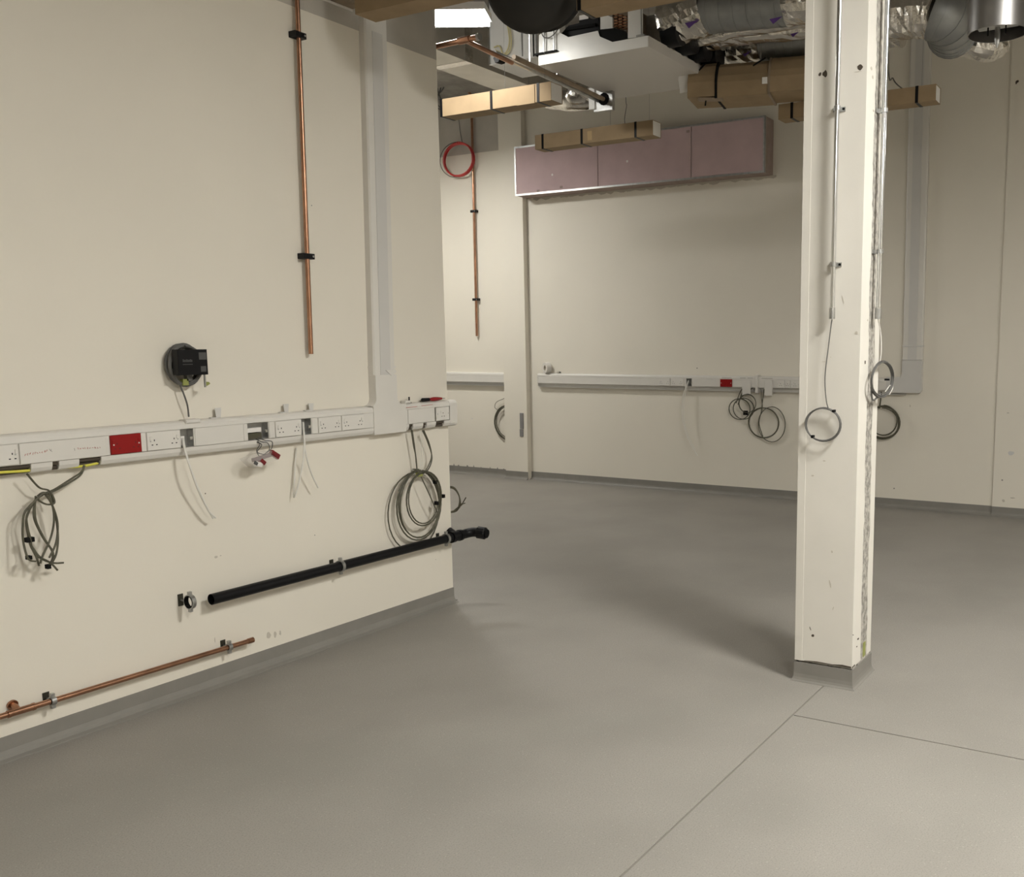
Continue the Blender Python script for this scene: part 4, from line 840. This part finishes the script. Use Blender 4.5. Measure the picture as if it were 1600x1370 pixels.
# pipework in the recess left, behind the carton
t = thing('copper_pipe', 'dark copper pipe bending down at the recess wall behind the kraft carton', 'pipe', 'W', onx(720, 132, 9.85))
part('tube', MB().tube(smooth_path([onx(684, 136, 9.9), onx(700, 130, 9.9), onx(722, 134, 9.9), onx(732, 142, 9.95), onx(735, 152, 10.02), onx(736, 180, 10.035)], 6), .022, 10), COPPER, t, True)
for u in (702, 714): q = onx(u, 131, 9.9); part('hanger', MB().tube([q, (q.x, q.y, CEIL-.0015)], .006, 6), STEEL, t)
t = thing('junction_box', 'small white junction box with wires behind the partition top edge', 'junction box', 'W', onx(688, 122, 9.6))
q = onx(688, 122, 9.6); part('box', MB().bbox(q-Vector((.05, .06, .06)), q+Vector((.05, .06, .06)), .01), PVC, t)
for k in range(3): part('wire', MB().tube(smooth_path([q, q+Vector((0, .05-.05*k, -.12)), q+Vector((0, -.02+.08*k, -.3)), q+Vector((.1, -.1*k, -.45))], 5), .008, 6), CAB, t, True)
part('hanger', MB().tube([q, (q.x, q.y, CEIL-.0015)], .006, 6), STEEL, t)
# timber ledge at the top of the partition
q = P('L', 530, 8, .0)
t = thing('timber_batten', 'brown timber batten along the partition top at the upper edge', 'batten', 'L', (3.6, 0, 3.63)); part('batten', MB().box((1.5, -.09, 3.635), (4.215, -.0005, 3.66)), TIMBER, t); part('edge_bead', MB().box((1.5, -.006, 3.62), (4.215, -.0005, 3.634)), PVC, t)
# thin wire over the far wall
solo('thin_wire', MB().tube(smooth_path([(9.98, onx(978, 157, 9.98).y, CEIL-.0015), onx(978, 157, 9.98), onx(979, 165, 9.99), onx(976, 185, 10.0), onx(977, 196, 10.0)], 5), .004, 5), CAB, 'thin dark wire hanging above the pink bulkhead box', 'wire', 'W', onx(977, 180, 10.0))
solo('thin_wire', MB().tube(smooth_path([(7.9, onx(1385, 60, 7.9).y, CEIL-.0015), onx(1388, 105, 8.0), onx(1395, 122, 7.8), onx(1400, 130, 7.7), onx(1408, 137, 7.55), onx(1414, 141, 7.5)], 5), .005, 5), CAB, 'thin dark wire dipping onto the carton right of the column', 'wire', 'W', onx(1408, 137, 8.1))
# ================================================================== LAMPS
def lamp(label, corner, ex, ey, lx, ly, power, colr=(0.99, .975, .92), deep=.011):
    """flat panel light: corner, unit dirs and sizes; emits from its underside"""
    ex, ey = Vector(ex), Vector(ey); c = Vector(corner)
    t = thing('panel_light', label, 'light', 'W', c+ex*lx/2+ey*ly/2)
    z = Vector((0, 0, 1))
    part('housing', MB().prism([c+z*.012, c+ex*lx+z*.012, c+ex*lx+ey*ly+z*.012, c+ey*ly+z*.012], z*.05), ENAMEL, t)
    b = MB(); i = .012
    q = [c+ex*i+ey*i, c+ex*(lx-i)+ey*i, c+ex*(lx-i)+ey*(ly-i), c+ex*i+ey*(ly-i)]
    b.prism([p_-z*(deep-.011) for p_ in q], z*deep); part('diffuser', b, mat('lit diffuser %g' % power, (.9, .9, .9), .5, emit=(colr, power)), t)
    for f in (.12, .88): h0 = c+ex*lx*f+ey*ly/2; part('suspension_wire', MB().tube([h0+z*.062, Vector((h0.x, h0.y, CEIL-.0015))], .002, 5), STEEL, t)
    return t
ZL0 = 4.02
k1, k2, k0 = onz(757, 17, ZL0), onz(790, 36.5, ZL0), onz(678, 18, ZL0)
ex = (k0-k1); ex.z = 0; ex.normalize(); ey = Vector((-ex.y, ex.x, 0)); ey = ey if ey.x > 0 else -ey
lamp('bright panel light hanging beyond the partition end', k1, ex, ey, .85, (k2-k1).dot(ey), LAMP_SEEN, deep=.035)
lamp('panel light over the near floor out of view', (3.0, -1.2, 4.08), (1, 0, 0), (0, 1, 0), .8, .8, LAMP_NEAR)
lamp('added fill panel light, unseen above and behind the viewer', (0.3, -1.8, 3.6), (1, 0, 0), (0, 1, 0), .6, 1.2, LAMP_FILL)  # unseen lamp added to fill the near end of the left wall
lamp('panel light out of view to the right of the column', (6.6, -2.2, 3.45), (1, 0, 0), (0, 1, 0), .6, 1.2, LAMP_MID)
lamp('panel light out of view behind the partition', (7.6, 7.9, 4.2), (1, 0, 0), (0, 1, 0), .6, .6, LAMP_FAR)
